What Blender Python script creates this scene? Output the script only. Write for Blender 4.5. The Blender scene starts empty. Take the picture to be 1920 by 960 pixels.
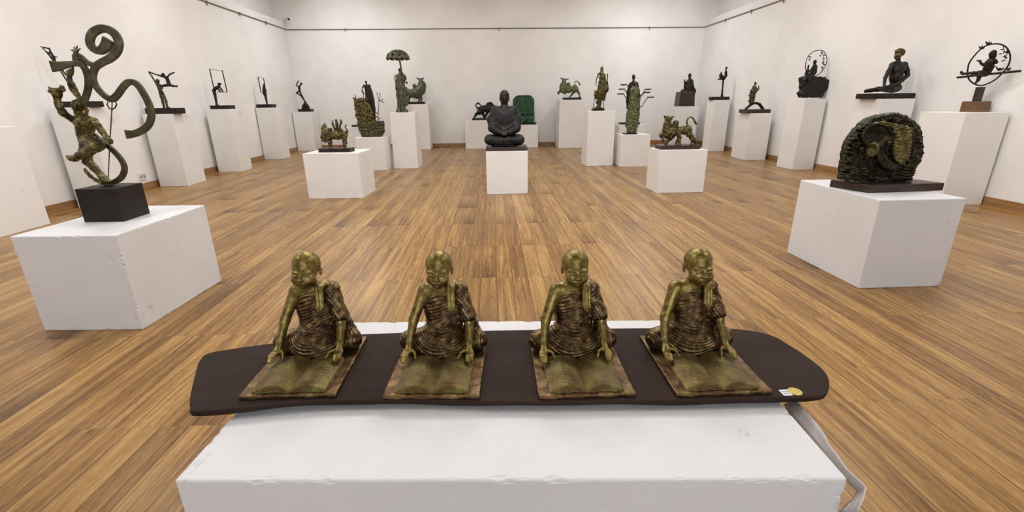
import bpy, math, random
import numpy as np
from mathutils import Matrix, Vector

random.seed(7)
C = bpy.context.scene.collection
sc = bpy.context.scene
# ------------------------------------------------------------------ camera
FPX, PITCH, YAW, ROLL, EYE = 862.18, 0.325239, 0.036154, -0.011713, 1.35
cp, sp, cy_, sy_ = math.cos(PITCH), math.sin(PITCH), math.cos(YAW), math.sin(YAW)
FW = np.array([sy_*cp, cy_*cp, -sp]); RT = np.array([cy_, -sy_, 0.0]); UP = np.cross(RT, FW)
cr, sr = math.cos(ROLL), math.sin(ROLL)
RT, UP = RT*cr+UP*sr, -RT*sr+UP*cr
cam_data = bpy.data.cameras.new('camera'); cam = bpy.data.objects.new('camera', cam_data); C.objects.link(cam)
cam_data.sensor_width = 36; cam_data.lens = FPX/1920*36; cam_data.clip_start = .02
cam.matrix_world = Matrix(((RT[0], UP[0], -FW[0], 0), (RT[1], UP[1], -FW[1], 0), (RT[2], UP[2], -FW[2], EYE), (0, 0, 0, 1)))
sc.camera = cam
# ------------------------------------------------------------------ light
sc.view_settings.view_transform = 'Standard'; sc.view_settings.look = 'None'
sc.view_settings.gamma = 1; sc.view_settings.use_curve_mapping = False
sc.view_settings.exposure = 0.0
world = bpy.data.worlds.new('world'); sc.world = world; world.use_nodes = True
world.node_tree.nodes['Background'].inputs[0].default_value = (1, .98, .96, 1)
world.node_tree.nodes['Background'].inputs[1].default_value = .25
def area(loc, size, power, rot=(0, 0, 0), col=(1, .985, .975)):  # soft fill light, added for the room's ambient brightness
    l = bpy.data.lights.new('soft_fill_light', 'AREA'); l.shape = 'RECTANGLE'; l.size, l.size_y = size
    l.energy = power; l.color = col
    o = bpy.data.objects.new('soft_fill_light', l); o.location = loc; o.rotation_euler = rot; C.objects.link(o)
def spot(loc, target, power, ang=55, blend=.7, rad=.05, col=(1, .975, .945)):
    l = bpy.data.lights.new('track_spot_light', 'SPOT'); l.energy = power; l.spot_size = math.radians(ang)
    l.spot_blend = blend; l.shadow_soft_size = rad; l.color = col
    o = bpy.data.objects.new('track_spot_light', l); o.location = loc
    o.rotation_euler = (Vector(target)-Vector(loc)).to_track_quat('-Z', 'Y').to_euler(); C.objects.link(o)
for y in (1.0, 5.0, 9.0, 12.8):
    for x in (-3.9, 4.2):
        area((x, y, 4.6), (.8, .8), 66 if y < 8 else 58)
area((0.2, 8.5, 4.6), (1.0, 1.0), 60)
area((0.0, 4.4, 4.6), (3.0, 1.6), 125)  # wide overhead fill added to soften shadows around the monks and slab
area((0.2, -3.3, 2.2), (4, 2.4), 95, (math.radians(90), 0, 0), (.84, .92, 1))  # cool upright fill added behind the camera to lift the front faces
for y in (4.2, 6.6, 9.0, 11.4, 13.4):
    spot((-2.6, y-.3, 4.55), (-5.9, y, 1.3), 85, 52, 1, .025)
    spot((3.0, y-.3, 4.55), (6.37, y, 1.3), 85, 52, 1, .025)
for x in (-4.2, -1.6, .8, 3.2, 5.4):
    spot((x, 11.4, 4.6), (x, 14.93, 2.9), 105, 62, 1, .03)
spot((-5.0, 1.6, 4.2), (-2.6, 3.1, .6), 120, 38, .8, .04)
spot((1.2, 5.2, 4.5), (3.1, 3.5, .7), 60, 40, .8, .04)
spot((0.3, 2.3, 4.5), (0.0, 1.15, .65), 45, 40, .8, .04)
spot((.2, 3.4, 4.55), (.2, 7.2, .6), 150, 30, .8, .04)
spot((-3.2, 4.4, 4.55), (-2.4, 7.0, .7), 60, 40, .8, .04)
spot((3.4, 4.4, 4.55), (2.8, 7.0, .7), 60, 40, .8, .04)

# ------------------------------------------------------------------ pixel/plane helpers (fitted camera)
def W(px, py, y):
    d = FW + RT*(px-960)/FPX - UP*(py-480)/FPX
    return np.array([0, 0, EYE]) + d*(y/d[1])
def SCL(y, px=960, py=480):          # metres per pixel at plane y
    p = W(px, py, y)-np.array([0, 0, EYE]); return float(p@FW)/FPX

# ------------------------------------------------------------------ materials
def nt(name):
    m = bpy.data.materials.new(name); m.use_nodes = True; t = m.node_tree
    return m, t, t.nodes['Principled BSDF']
def N(t, kind, **kw):
    n = t.nodes.new(kind)
    for k, v in kw.items():
        if k.startswith('i_'):
            n.inputs[k[2:].replace('_', ' ')].default_value = v
        else: setattr(n, k, v)
    return n
def ramp(t, src, stops):
    r = t.nodes.new('ShaderNodeValToRGB'); t.links.new(src, r.inputs[0])
    e = r.color_ramp.elements
    e[0].position, e[0].color = stops[0][0], (*stops[0][1], 1); e[1].position, e[1].color = stops[-1][0], (*stops[-1][1], 1)
    for p, c in stops[1:-1]:
        q = e.new(p); q.color = (*c, 1)
    return r
def bronze(name, cols, rough=.38, metal=.75, scale=60, bump=.25, bscale=180):
    m, t, b = nt(name); L = t.links.new
    tc = N(t, 'ShaderNodeTexCoord')
    n = N(t, 'ShaderNodeTexNoise', i_Scale=scale, i_Detail=6.0, i_Roughness=.65); L(tc.outputs['Object'], n.inputs['Vector'])
    r = ramp(t, n.outputs[0], [(.32, cols[0]), (.5, cols[1]), (.68, cols[2])]); L(r.outputs[0], b.inputs['Base Color'])
    b.inputs['Metallic'].default_value = metal
    rr = N(t, 'ShaderNodeMapRange'); rr.inputs['To Min'].default_value = rough-.08; rr.inputs['To Max'].default_value = rough+.2
    L(n.outputs[0], rr.inputs[0]); L(rr.outputs[0], b.inputs['Roughness'])
    n2 = N(t, 'ShaderNodeTexNoise', i_Scale=bscale, i_Detail=4.0); L(tc.outputs['Object'], n2.inputs['Vector'])
    bp = N(t, 'ShaderNodeBump', i_Strength=bump, i_Distance=.004); L(n2.outputs[0], bp.inputs['Height']); L(bp.outputs[0], b.inputs['Normal'])
    return m
M = {}
M['brass'] = bronze('polished_brass', [(.08, .058, .016), (.20, .150, .045), (.33, .255, .09)], .32, .85, 70, .12)
M['robe'] = bronze('brown_bronze_robe', [(.026, .015, .009), (.11, .068, .032), (.32, .235, .09)], .30, .85, 60, .2)
M['book'] = bronze('green_gold_bronze', [(.10, .045, .018), (.14, .105, .035), (.21, .185, .06)], .42, .8, 26, .5, 110)
M['plate'] = bronze('reddish_bronze', [(.055, .028, .016), (.13, .075, .032), (.26, .18, .075)], .34, .85, 28, .4)
M['olive'] = bronze('olive_bronze', [(.016, .015, .007), (.060, .056, .024), (.17, .16, .075)], .40, .6, 22, .5, 90)
M['gold_olive'] = bronze('golden_olive_bronze', [(.018, .014, .006), (.078, .063, .020), (.27, .225, .08)], .38, .65, 26, .6, 60)
M['scroll'] = bronze('green_brown_bronze', [(.035, .031, .017), (.078, .072, .040), (.15, .14, .08)], .42, .55, 16, .25, 70)
M['verdigris'] = bronze('grey_green_bronze', [(.020, .022, .013), (.075, .082, .050), (.20, .22, .14)], .45, .45, 24, .5, 60)
M['green'] = bronze('green_patina_bronze', [(.006, .018, .009), (.022, .075, .036), (.06, .18, .09)], .5, .3, 18, .5, 50)
M['pale_green'] = bronze('pale_green_bronze', [(.022, .024, .010), (.10, .115, .045), (.26, .28, .14)], .5, .35, 24, .5, 60)
M['dark'] = bronze('dark_brown_bronze', [(.006, .0045, .0035), (.015, .012, .009), (.040, .033, .024)], .42, .5, 20, .4, 60)
M['black'] = bronze('black_bronze', [(.004, .004, .004), (.009, .0085, .0085), (.024, .023, .022)], .40, .35, 14, .35, 60)
M['relief'] = bronze('dark_gold_bronze', [(.007, .006, .004), (.020, .017, .009), (.075, .060, .026)], .33, .7, 30, .5, 60)
M['gold_relief'] = bronze('gilded_green_bronze', [(.05, .045, .015), (.13, .11, .04), (.26, .22, .09)], .36, .7, 30, .4, 60)
def wood(name, c1, c2, rough=.4, sc_=(3, 40, 40)):
    m, t, b = nt(name); L = t.links.new
    tc = N(t, 'ShaderNodeTexCoord'); mp = N(t, 'ShaderNodeMapping'); mp.inputs['Scale'].default_value = sc_
    L(tc.outputs['Object'], mp.inputs[0])
    n = N(t, 'ShaderNodeTexNoise', i_Scale=1.0, i_Detail=5.0); L(mp.outputs[0], n.inputs['Vector'])
    r = ramp(t, n.outputs[0], [(.35, c1), (.65, c2)]); L(r.outputs[0], b.inputs['Base Color']); b.inputs['Roughness'].default_value = rough
    return m
M['dark_wood'] = wood('dark_stained_wood', (.009, .006, .005), (.017, .011, .009), .5)
M['dark_wood'].node_tree.nodes['Principled BSDF'].inputs['Specular IOR Level'].default_value = .3
M['slab'] = wood('dark_slab_wood', (.022, .0115, .0078), (.032, .0172, .0118), .75, (2, 20, 20))
M['slab'].node_tree.nodes['Principled BSDF'].inputs['Specular IOR Level'].default_value = .2
M['brown_wood'] = wood('brown_wood', (.10, .045, .020), (.17, .075, .032), .35)
M['red_wood'] = wood('reddish_dark_wood', (.028, .013, .009), (.05, .024, .017), .38)
M['skirting'] = wood('skirting_wood', (.26, .13, .05), (.38, .21, .09), .35, (12, 1.5, 30))

def plaster(name, col, rough=.85, bstr=.08, bsc=9, dirt=0, peel=False):
    m, t, b = nt(name); L = t.links.new
    tc = N(t, 'ShaderNodeTexCoord')
    n = N(t, 'ShaderNodeTexNoise', i_Scale=bsc, i_Detail=6.0, i_Roughness=.6); L(tc.outputs['Object'], n.inputs['Vector'])
    n3 = N(t, 'ShaderNodeTexNoise', i_Scale=2.2, i_Detail=3.0); L(tc.outputs['Object'], n3.inputs['Vector'])
    c = [tuple(x*.955 for x in col), col]
    r = ramp(t, n3.outputs[0], [(.35, c[0]), (.6, c[1])]); out = r.outputs[0]
    if dirt:
        n2 = N(t, 'ShaderNodeTexNoise', i_Scale=5.5, i_Detail=10.0, i_Roughness=.7, i_Distortion=.6); L(tc.outputs['Object'], n2.inputs['Vector'])
        r2 = ramp(t, n2.outputs[0], [(.635, (0, 0, 0)), (.70, (dirt,)*3)])
        mx = N(t, 'ShaderNodeMix', data_type='RGBA'); L(r2.outputs[0], mx.inputs[0]); L(out, mx.inputs[6]); mx.inputs[7].default_value = (.33, .29, .24, 1)
        out = mx.outputs[2]
    L(out, b.inputs['Base Color']); b.inputs['Roughness'].default_value = rough
    bp = N(t, 'ShaderNodeBump', i_Strength=bstr, i_Distance=.02); L(n.outputs[0], bp.inputs['Height']); L(bp.outputs[0], b.inputs['Normal'])
    return m
M['wall'] = plaster('white_wall_paint', (.83, .815, .80), .9, .05, 3)
M['plinth'] = plaster('white_plinth_paint', (.82, .81, .795), .55, .06, 14, .35)
M['plinth_worn'] = plaster('worn_white_plinth_paint', (.735, .74, .76), .5, .16, 24, .55)
M['ceiling'] = plaster('white_ceiling_paint', (.8, .79, .77), .9)
M['skin_paint'] = plaster('peeling_paint_film', (.62, .58, .56), .4, .1, 20)
def flat(name, col, rough=.5, metal=0):
    m, t, b = nt(name); b.inputs['Base Color'].default_value = (*col, 1); b.inputs['Roughness'].default_value = rough; b.inputs['Metallic'].default_value = metal
    return m
M['cord'] = flat('dark_rail_metal', (.16, .13, .11), .5, .3)
M['white_plastic'] = flat('white_plastic', (.72, .71, .68), .4)
M['black_plastic'] = flat('black_plastic', (.015, .015, .015), .3)
M['grey_ink'] = flat('grey_ink', (.25, .25, .26), .6)
M['yellow'] = flat('yellow_sticker', (.50, .40, .045), .4)
M['paper'] = flat('white_label_paper', (.75, .76, .78), .5)
# floor
def floor_mat():
    m, t, b = nt('wood_laminate_floor'); L = t.links.new
    def mth(op, a, bb=None, c=None):
        n = N(t, 'ShaderNodeMath', operation=op)
        for i, v in enumerate((a, bb, c)):
            if v is None: continue
            if isinstance(v, (int, float)): n.inputs[i].default_value = v
            else: L(v, n.inputs[i])
        return n.outputs[0]
    tc = N(t, 'ShaderNodeTexCoord'); s = N(t, 'ShaderNodeSeparateXYZ'); L(tc.outputs['Object'], s.inputs[0])
    x, y = s.outputs[0], s.outputs[1]
    PW, PL = .125, .86
    gx = mth('DIVIDE', x, PW); ix = mth('FLOOR', gx); fx = mth('SUBTRACT', gx, ix)
    wn0 = N(t, 'ShaderNodeTexWhiteNoise', noise_dimensions='1D'); L(ix, wn0.inputs['W'])
    stag = mth('MULTIPLY', mth('FLOOR', mth('ADD', mth('MULTIPLY', wn0.outputs[0], 3.0), .1)), .3333)
    stag = mth('MULTIPLY', stag, mth('GREATER_THAN', wn0.outputs[0], .93))
    gy = mth('ADD', mth('DIVIDE', mth('SUBTRACT', y, 1.75), PL), stag); iy = mth('FLOOR', gy); fy = mth('SUBTRACT', gy, iy)
    cv = N(t, 'ShaderNodeCombineXYZ'); L(ix, cv.inputs[0]); L(iy, cv.inputs[1])
    wn = N(t, 'ShaderNodeTexWhiteNoise', noise_dimensions='3D'); L(cv.outputs[0], wn.inputs['Vector'])
    # grain coordinates: shifted per plank
    g1 = N(t, 'ShaderNodeCombineXYZ'); L(mth('MULTIPLY', x, 34), g1.inputs[0]); L(mth('MULTIPLY', y, 1.3), g1.inputs[1]); L(mth('MULTIPLY', wn.outputs[0], 40), g1.inputs[2])
    n1 = N(t, 'ShaderNodeTexNoise', i_Scale=1.0, i_Detail=7.0, i_Roughness=.62, i_Distortion=.7); L(g1.outputs[0], n1.inputs['Vector'])
    g2 = N(t, 'ShaderNodeCombineXYZ'); L(mth('MULTIPLY', x, 190), g2.inputs[0]); L(mth('MULTIPLY', y, 16), g2.inputs[1]); L(mth('MULTIPLY', wn.outputs[0], 40), g2.inputs[2])
    n2 = N(t, 'ShaderNodeTexNoise', i_Scale=1.0, i_Detail=4.0, i_Roughness=.7); L(g2.outputs[0], n2.inputs['Vector'])
    # dark heart streak at the start of some planks
    st = mth('MULTIPLY', mth('GREATER_THAN', wn.outputs[0], .82), mth('POWER', mth('SUBTRACT', 1.0, fy), 3.0))
    v = mth('ADD', mth('ADD', mth('MULTIPLY', wn.outputs[0], .08), mth('MULTIPLY', wn0.outputs[0], .20)), mth('MULTIPLY', n1.outputs[0], 1.15))
    v = mth('SUBTRACT', v, .22)
    v = mth('SUBTRACT', v, mth('MULTIPLY', st, .30))
    v = mth('ADD', v, mth('MULTIPLY', mth('SUBTRACT', n2.outputs[0], .5), .75))
    r = ramp(t, v, [(.16, (.105, .044, .009)), (.36, (.210, .102, .024)), (.54, (.33, .180, .050)), (.76, (.48, .29, .094))])
    ex = mth('MINIMUM', fx, mth('SUBTRACT', 1.0, fx)); ey = mth('MINIMUM', fy, mth('SUBTRACT', 1.0, fy))
    seam = mth('MAXIMUM', mth('LESS_THAN', ex, .024), mth('MULTIPLY', mth('LESS_THAN', ey, .0026), .35))
    mx = N(t, 'ShaderNodeMix', data_type='RGBA'); L(mth('MULTIPLY', seam, .75), mx.inputs[0]); L(r.outputs[0], mx.inputs[6]); mx.inputs[7].default_value = (.09, .045, .02, 1)
    L(mx.outputs[2], b.inputs['Base Color'])
    b.inputs['Specular IOR Level'].default_value = .36
    rr = N(t, 'ShaderNodeMapRange'); rr.inputs['To Min'].default_value = .22; rr.inputs['To Max'].default_value = .42; L(n1.outputs[0], rr.inputs[0]); L(rr.outputs[0], b.inputs['Roughness'])
    bp = N(t, 'ShaderNodeBump', i_Strength=.25, i_Distance=.002); L(mth('SUBTRACT', n2.outputs[0], mth('MULTIPLY', seam, 1.5)), bp.inputs['Height']); L(bp.outputs[0], b.inputs['Normal'])
    return m
M['floor'] = floor_mat()

# ------------------------------------------------------------------ object helpers
def tag(o, label=None, cat=None, group=None, kind=None):
    for k, v in (('label', label), ('category', cat), ('group', group), ('kind', kind)):
        if v: o[k] = v
    return o
def empty(name, loc, label=None, cat=None, group=None):
    o = bpy.data.objects.new(name, None); o.location = loc; o.empty_display_size = .05; C.objects.link(o)
    return tag(o, label, cat, group)
def mesh_obj(name, V, Fc, mat, parent=None, smooth=False):
    V = np.asarray(V, float)
    org = np.array(parent.location) if parent is not None else V.min(0)*[.5, .5, 1]+V.max(0)*[.5, .5, 0]
    if parent is not None and parent.parent is not None: org = org+np.array(parent.parent.location)
    me = bpy.data.meshes.new(name); me.from_pydata((V-org).tolist(), [], [list(map(int, f)) for f in Fc]); me.update()
    if smooth: me.polygons.foreach_set('use_smooth', [True]*len(me.polygons))
    me.materials.append(mat)
    o = bpy.data.objects.new(name, me); C.objects.link(o)
    if parent is not None: o.parent = parent
    else: o.location = org
    return o
def struct(o): o['kind'] = 'structure'; return o
def box_vf(x0, x1, y0, y1, z0, z1, rot=0, piv=None):
    V = np.array([(x, y, z) for z in (z0, z1) for (x, y) in ((x0, y0), (x1, y0), (x1, y1), (x0, y1))], float)
    F_ = [(3, 2, 1, 0), (4, 5, 6, 7), (0, 1, 5, 4), (1, 2, 6, 5), (2, 3, 7, 6), (3, 0, 4, 7)]
    if rot:
        px, py = piv if piv else ((x0+x1)/2, (y0+y1)/2)
        c, s = math.cos(rot), math.sin(rot); X, Y = V[:, 0]-px, V[:, 1]-py
        V[:, 0], V[:, 1] = px+X*c-Y*s, py+X*s+Y*c
    return V, F_
def bevel(o, w, seg=2):
    m = o.modifiers.new('bevel', 'BEVEL'); m.width = w; m.segments = seg; m.limit_method = 'ANGLE'; return o
def box(name, b, mat, parent=None, rot=0, piv=None, bev=.004):
    V, F_ = box_vf(*b, rot, piv); o = mesh_obj(name, V, F_, mat, parent)
    if bev: bevel(o, bev)
    return o
def merge(parts):
    V, F_ = [], []
    for v, f in parts:
        n = sum(len(a) for a in V); V.append(np.asarray(v, float)); F_ += [tuple(i+n for i in q) for q in f]
    return np.concatenate(V), F_
def tube_vf(P, R, seg=8, closed=False):
    P = [np.array(p, float) for p in P]; n = len(P)
    if isinstance(R, (int, float)): R = [R]*n
    V, F_ = [], []; prev = None
    for i, p in enumerate(P):
        a = P[(i-1) % n] if (closed or i > 0) else p; b_ = P[(i+1) % n] if (closed or i < n-1) else p
        t_ = b_-a; t_ = t_/(np.linalg.norm(t_)+1e-9)
        if prev is None:
            u = np.cross(t_, [0, 1, .01]); u = u if np.linalg.norm(u) > .1 else np.cross(t_, [1, 0, 0])
        else: u = prev-t_*(prev@t_)
        u = u/np.linalg.norm(u); w = np.cross(t_, u); prev = u
        for k in range(seg):
            an = 2*math.pi*k/seg; V.append(p+(u*math.cos(an)+w*math.sin(an))*R[i])
    m_ = n if closed else n-1
    for i in range(m_):
        for k in range(seg):
            j = (i+1) % n; F_.append((i*seg+k, i*seg+(k+1) % seg, j*seg+(k+1) % seg, j*seg+k))
    if not closed:
        F_.append(tuple(range(seg))[::-1]); F_.append(tuple((n-1)*seg+k for k in range(seg)))
    return V, F_

# ------------------------------------------------------------------ smooth solid modelling (distance field -> mesh)
class Field:
    def __init__(s, lo, hi, h):
        lo = np.array(lo, float)-2*h; hi = np.array(hi, float)+2*h
        n = np.ceil((hi-lo)/h).astype(int)+1
        s.lo, s.h, s.n = lo, h, n
        s.ax = [np.float32(lo[i])+np.float32(h)*np.arange(n[i], dtype=np.float32) for i in range(3)]
        s.F = np.full(tuple(n), .1, np.float32)
    def win(s, lo, hi, pad):
        sl = []
        for i in range(3):
            a = int(max(0, math.floor((lo[i]-pad-s.lo[i])/s.h))); b = int(min(s.n[i], math.ceil((hi[i]+pad-s.lo[i])/s.h)+1))
            if b <= a: return None
            sl.append(slice(a, b))
        g = [s.ax[0][sl[0]][:, None, None], s.ax[1][sl[1]][None, :, None], s.ax[2][sl[2]][None, None, :]]
        return tuple(sl), g
    def put(s, fn, lo, hi, k, op='u'):
        w = s.win(lo, hi, k+3*s.h)
        if w is None: return
        sl, g = w; d = fn(*g); A = s.F[sl]
        if op == 'u':
            if k > 0:
                hh = np.maximum(k-np.abs(A-d), 0)/k; s.F[sl] = np.minimum(A, d)-hh*hh*k*.25
            else: s.F[sl] = np.minimum(A, d)
        elif op == 's':
            d = -d
            hh = np.maximum(k-np.abs(A-d), 0)/k if k > 0 else 0; s.F[sl] = np.maximum(A, d)+(hh*hh*k*.25 if k > 0 else 0)
    def cap(s, a, b, ra, rb=None, k=.0, op='u'):
        rb = ra if rb is None else rb; a = np.array(a, float); b = np.array(b, float); ab = b-a; L2 = float(ab@ab)+1e-12; r = max(ra, rb)
        def fn(X, Y, Z):
            t = np.clip(((X-a[0])*ab[0]+(Y-a[1])*ab[1]+(Z-a[2])*ab[2])/L2, 0, 1)
            return np.sqrt((X-a[0]-t*ab[0])**2+(Y-a[1]-t*ab[1])**2+(Z-a[2]-t*ab[2])**2)-(ra+(rb-ra)*t)
        s.put(fn, np.minimum(a, b)-r, np.maximum(a, b)+r, k, op)
    def ell(s, c, r, k=.0, op='u', rot=None):
        c = np.array(c, float); r = np.array(r, float); R = np.eye(3) if rot is None else np.array(rot)
        m = float(r.max())
        def fn(X, Y, Z):
            x, y, z = X-c[0], Y-c[1], Z-c[2]
            if rot is not None: x, y, z = (R[0, 0]*x+R[1, 0]*y+R[2, 0]*z, R[0, 1]*x+R[1, 1]*y+R[2, 1]*z, R[0, 2]*x+R[1, 2]*y+R[2, 2]*z)
            k0 = np.sqrt((x/r[0])**2+(y/r[1])**2+(z/r[2])**2); k1 = np.sqrt((x/r[0]**2)**2+(y/r[1]**2)**2+(z/r[2]**2)**2)+1e-6
            return k0*(k0-1)/k1
        s.put(fn, c-m, c+m, k, op)
    def bx(s, c, hf, rd=.0, k=.0, op='u', rot=None):
        c = np.array(c, float); hf = np.array(hf, float)-rd; m = float(np.linalg.norm(hf+rd)); R = None if rot is None else np.array(rot)
        def fn(X, Y, Z):
            x, y, z = X-c[0], Y-c[1], Z-c[2]
            if R is not None: x, y, z = (R[0, 0]*x+R[1, 0]*y+R[2, 0]*z, R[0, 1]*x+R[1, 1]*y+R[2, 1]*z, R[0, 2]*x+R[1, 2]*y+R[2, 2]*z)
            qx, qy, qz = np.abs(x)-hf[0], np.abs(y)-hf[1], np.abs(z)-hf[2]
            return np.sqrt(np.maximum(qx, 0)**2+np.maximum(qy, 0)**2+np.maximum(qz, 0)**2)+np.minimum(np.maximum(qx, np.maximum(qy, qz)), 0)-rd
        s.put(fn, c-m, c+m, k, op)
    def poly(s, pts, y0, y1, rd=.0, k=.0, op='u'):       # outline in XZ, thick along Y
        P = np.array(pts, float); lo = np.array([P[:, 0].min(), y0, P[:, 1].min()]); hi = np.array([P[:, 0].max(), y1, P[:, 1].max()])
        def fn(X, Y, Z):
            x = X[:, 0, 0][:, None]; z = Z[0, 0, :][None, :]
            d = np.full((x.shape[0], z.shape[1]), 1e9, np.float32); sg = np.ones_like(d); n = len(P)
            for i in range(n):
                a, b = P[i], P[(i+1) % n]; e = b-a; wx, wz = x-a[0], z-a[1]
                t = np.clip((wx*e[0]+wz*e[1])/(e@e+1e-12), 0, 1); d = np.minimum(d, (wx-e[0]*t)**2+(wz-e[1]*t)**2)
                c1, c2, c3 = z >= a[1], z < b[1], e[0]*wz > e[1]*wx
                sg = np.where((c1 & c2 & c3) | (~c1 & ~c2 & ~c3), -sg, sg)
            d2 = (sg*np.sqrt(d)+rd)[:, None, :]; dy = np.abs(Y-(y0+y1)/2)-(y1-y0)/2+rd
            return np.minimum(np.maximum(d2, dy), 0)+np.sqrt(np.maximum(d2, 0)**2+np.maximum(dy, 0)**2)-rd
        s.put(fn, lo, hi, k, op)
    def disp(s, fn):
        X, Y, Z = s.ax[0][:, None, None], s.ax[1][None, :, None], s.ax[2][None, None, :]
        s.F = s.F+fn(X, Y, Z).astype(np.float32)
    def cutplane(s, p, n):                       # removes the side the normal points to
        X, Y, Z = s.ax[0][:, None, None], s.ax[1][None, :, None], s.ax[2][None, None, :]
        n = np.array(n, float); n /= np.linalg.norm(n)
        s.F = np.maximum(s.F, ((X-p[0])*n[0]+(Y-p[1])*n[1]+(Z-p[2])*n[2]).astype(np.float32))
    def mesh(s):
        F_ = s.F.copy(); F_[0], F_[-1] = .1, .1; F_[:, 0], F_[:, -1] = .1, .1; F_[:, :, 0], F_[:, :, -1] = .1, .1
        S = F_ < 0; cnt = np.zeros(tuple(np.array(S.shape)-1), np.int8)
        for i in (0, 1):
            for j in (0, 1):
                for k in (0, 1): cnt += S[i:S.shape[0]-1+i, j:S.shape[1]-1+j, k:S.shape[2]-1+k]
        act = (cnt > 0) & (cnt < 8); I = np.argwhere(act); idx = np.full(act.shape, -1, np.int64); idx[act] = np.arange(len(I))
        pos = np.zeros((len(I), 3)); num = np.zeros(len(I))
        for ax in range(3):
            o1, o2 = [a for a in range(3) if a != ax]
            for u in (0, 1):
                for v in (0, 1):
                    off = np.zeros(3, int); off[o1] = u; off[o2] = v; A = I+off; B = A.copy(); B[:, ax] += 1
                    fa = F_[A[:, 0], A[:, 1], A[:, 2]]; fb = F_[B[:, 0], B[:, 1], B[:, 2]]; cr_ = (fa < 0) != (fb < 0)
                    t = np.where(cr_, fa/np.where(fa == fb, 1, fa-fb), 0); q = off+np.zeros((len(I), 3)); q[:, ax] = t
                    pos += q*cr_[:, None]; num += cr_
        V = (I+pos/num[:, None])*s.h+s.lo; Q = []
        for ax in range(3):
            o1, o2 = (ax+1) % 3, (ax+2) % 3
            a = [slice(None)]*3; b = [slice(None)]*3; a[ax] = slice(0, -1); b[ax] = slice(1, None)
            ch = np.argwhere(S[tuple(a)] != S[tuple(b)]); ch = ch[(ch[:, o1] > 0) & (ch[:, o2] > 0)]
            e1 = np.zeros(3, int); e1[o1] = 1; e2 = np.zeros(3, int); e2[o2] = 1
            q = np.stack([idx[tuple((ch-e1-e2).T)], idx[tuple((ch-e2).T)], idx[tuple(ch.T)], idx[tuple((ch-e1).T)]], 1)
            inside = S[tuple(ch.T)]; q[~inside] = q[~inside][:, ::-1]; Q.append(q)
        return V, np.concatenate(Q)
def field_obj(name, f, mat, parent=None, origin=None):
    V, Q = f.mesh()
    org = np.array(origin if origin is not None else parent.location, float)
    V = V-org
    me = bpy.data.meshes.new(name); me.vertices.add(len(V)); me.vertices.foreach_set('co', V.astype(np.float32).ravel())
    me.loops.add(Q.size); me.loops.foreach_set('vertex_index', Q.ravel().astype(np.int32))
    me.polygons.add(len(Q)); me.polygons.foreach_set('loop_start', (np.arange(len(Q))*4).astype(np.int32))
    try: me.polygons.foreach_set('loop_total', np.full(len(Q), 4, np.int32))
    except Exception: pass
    me.update(calc_edges=True); me.validate(); me.polygons.foreach_set('use_smooth', [True]*len(me.polygons))
    me.materials.append(mat)
    o = bpy.data.objects.new(name, me); C.objects.link(o)
    if parent is not None: o.parent = parent
    return o
def rotm(ax, a):
    c, s = math.cos(a), math.sin(a)
    return {'x': [[1, 0, 0], [0, c, -s], [0, s, c]], 'y': [[c, 0, s], [0, 1, 0], [-s, 0, c]], 'z': [[c, -s, 0], [s, c, 0], [0, 0, 1]]}[ax]
def noise3(X, Y, Z, f, ph=0):                    # cheap lumpy noise for cast bronze surfaces
    return (np.sin(X*f+1.3*np.sin(Z*f*.7+ph))*np.sin(Z*f*.9+1.7*np.sin(Y*f*.8+ph*2)+ph)*np.cos(Y*f*1.1+np.sin(X*f*.6)))

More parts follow.
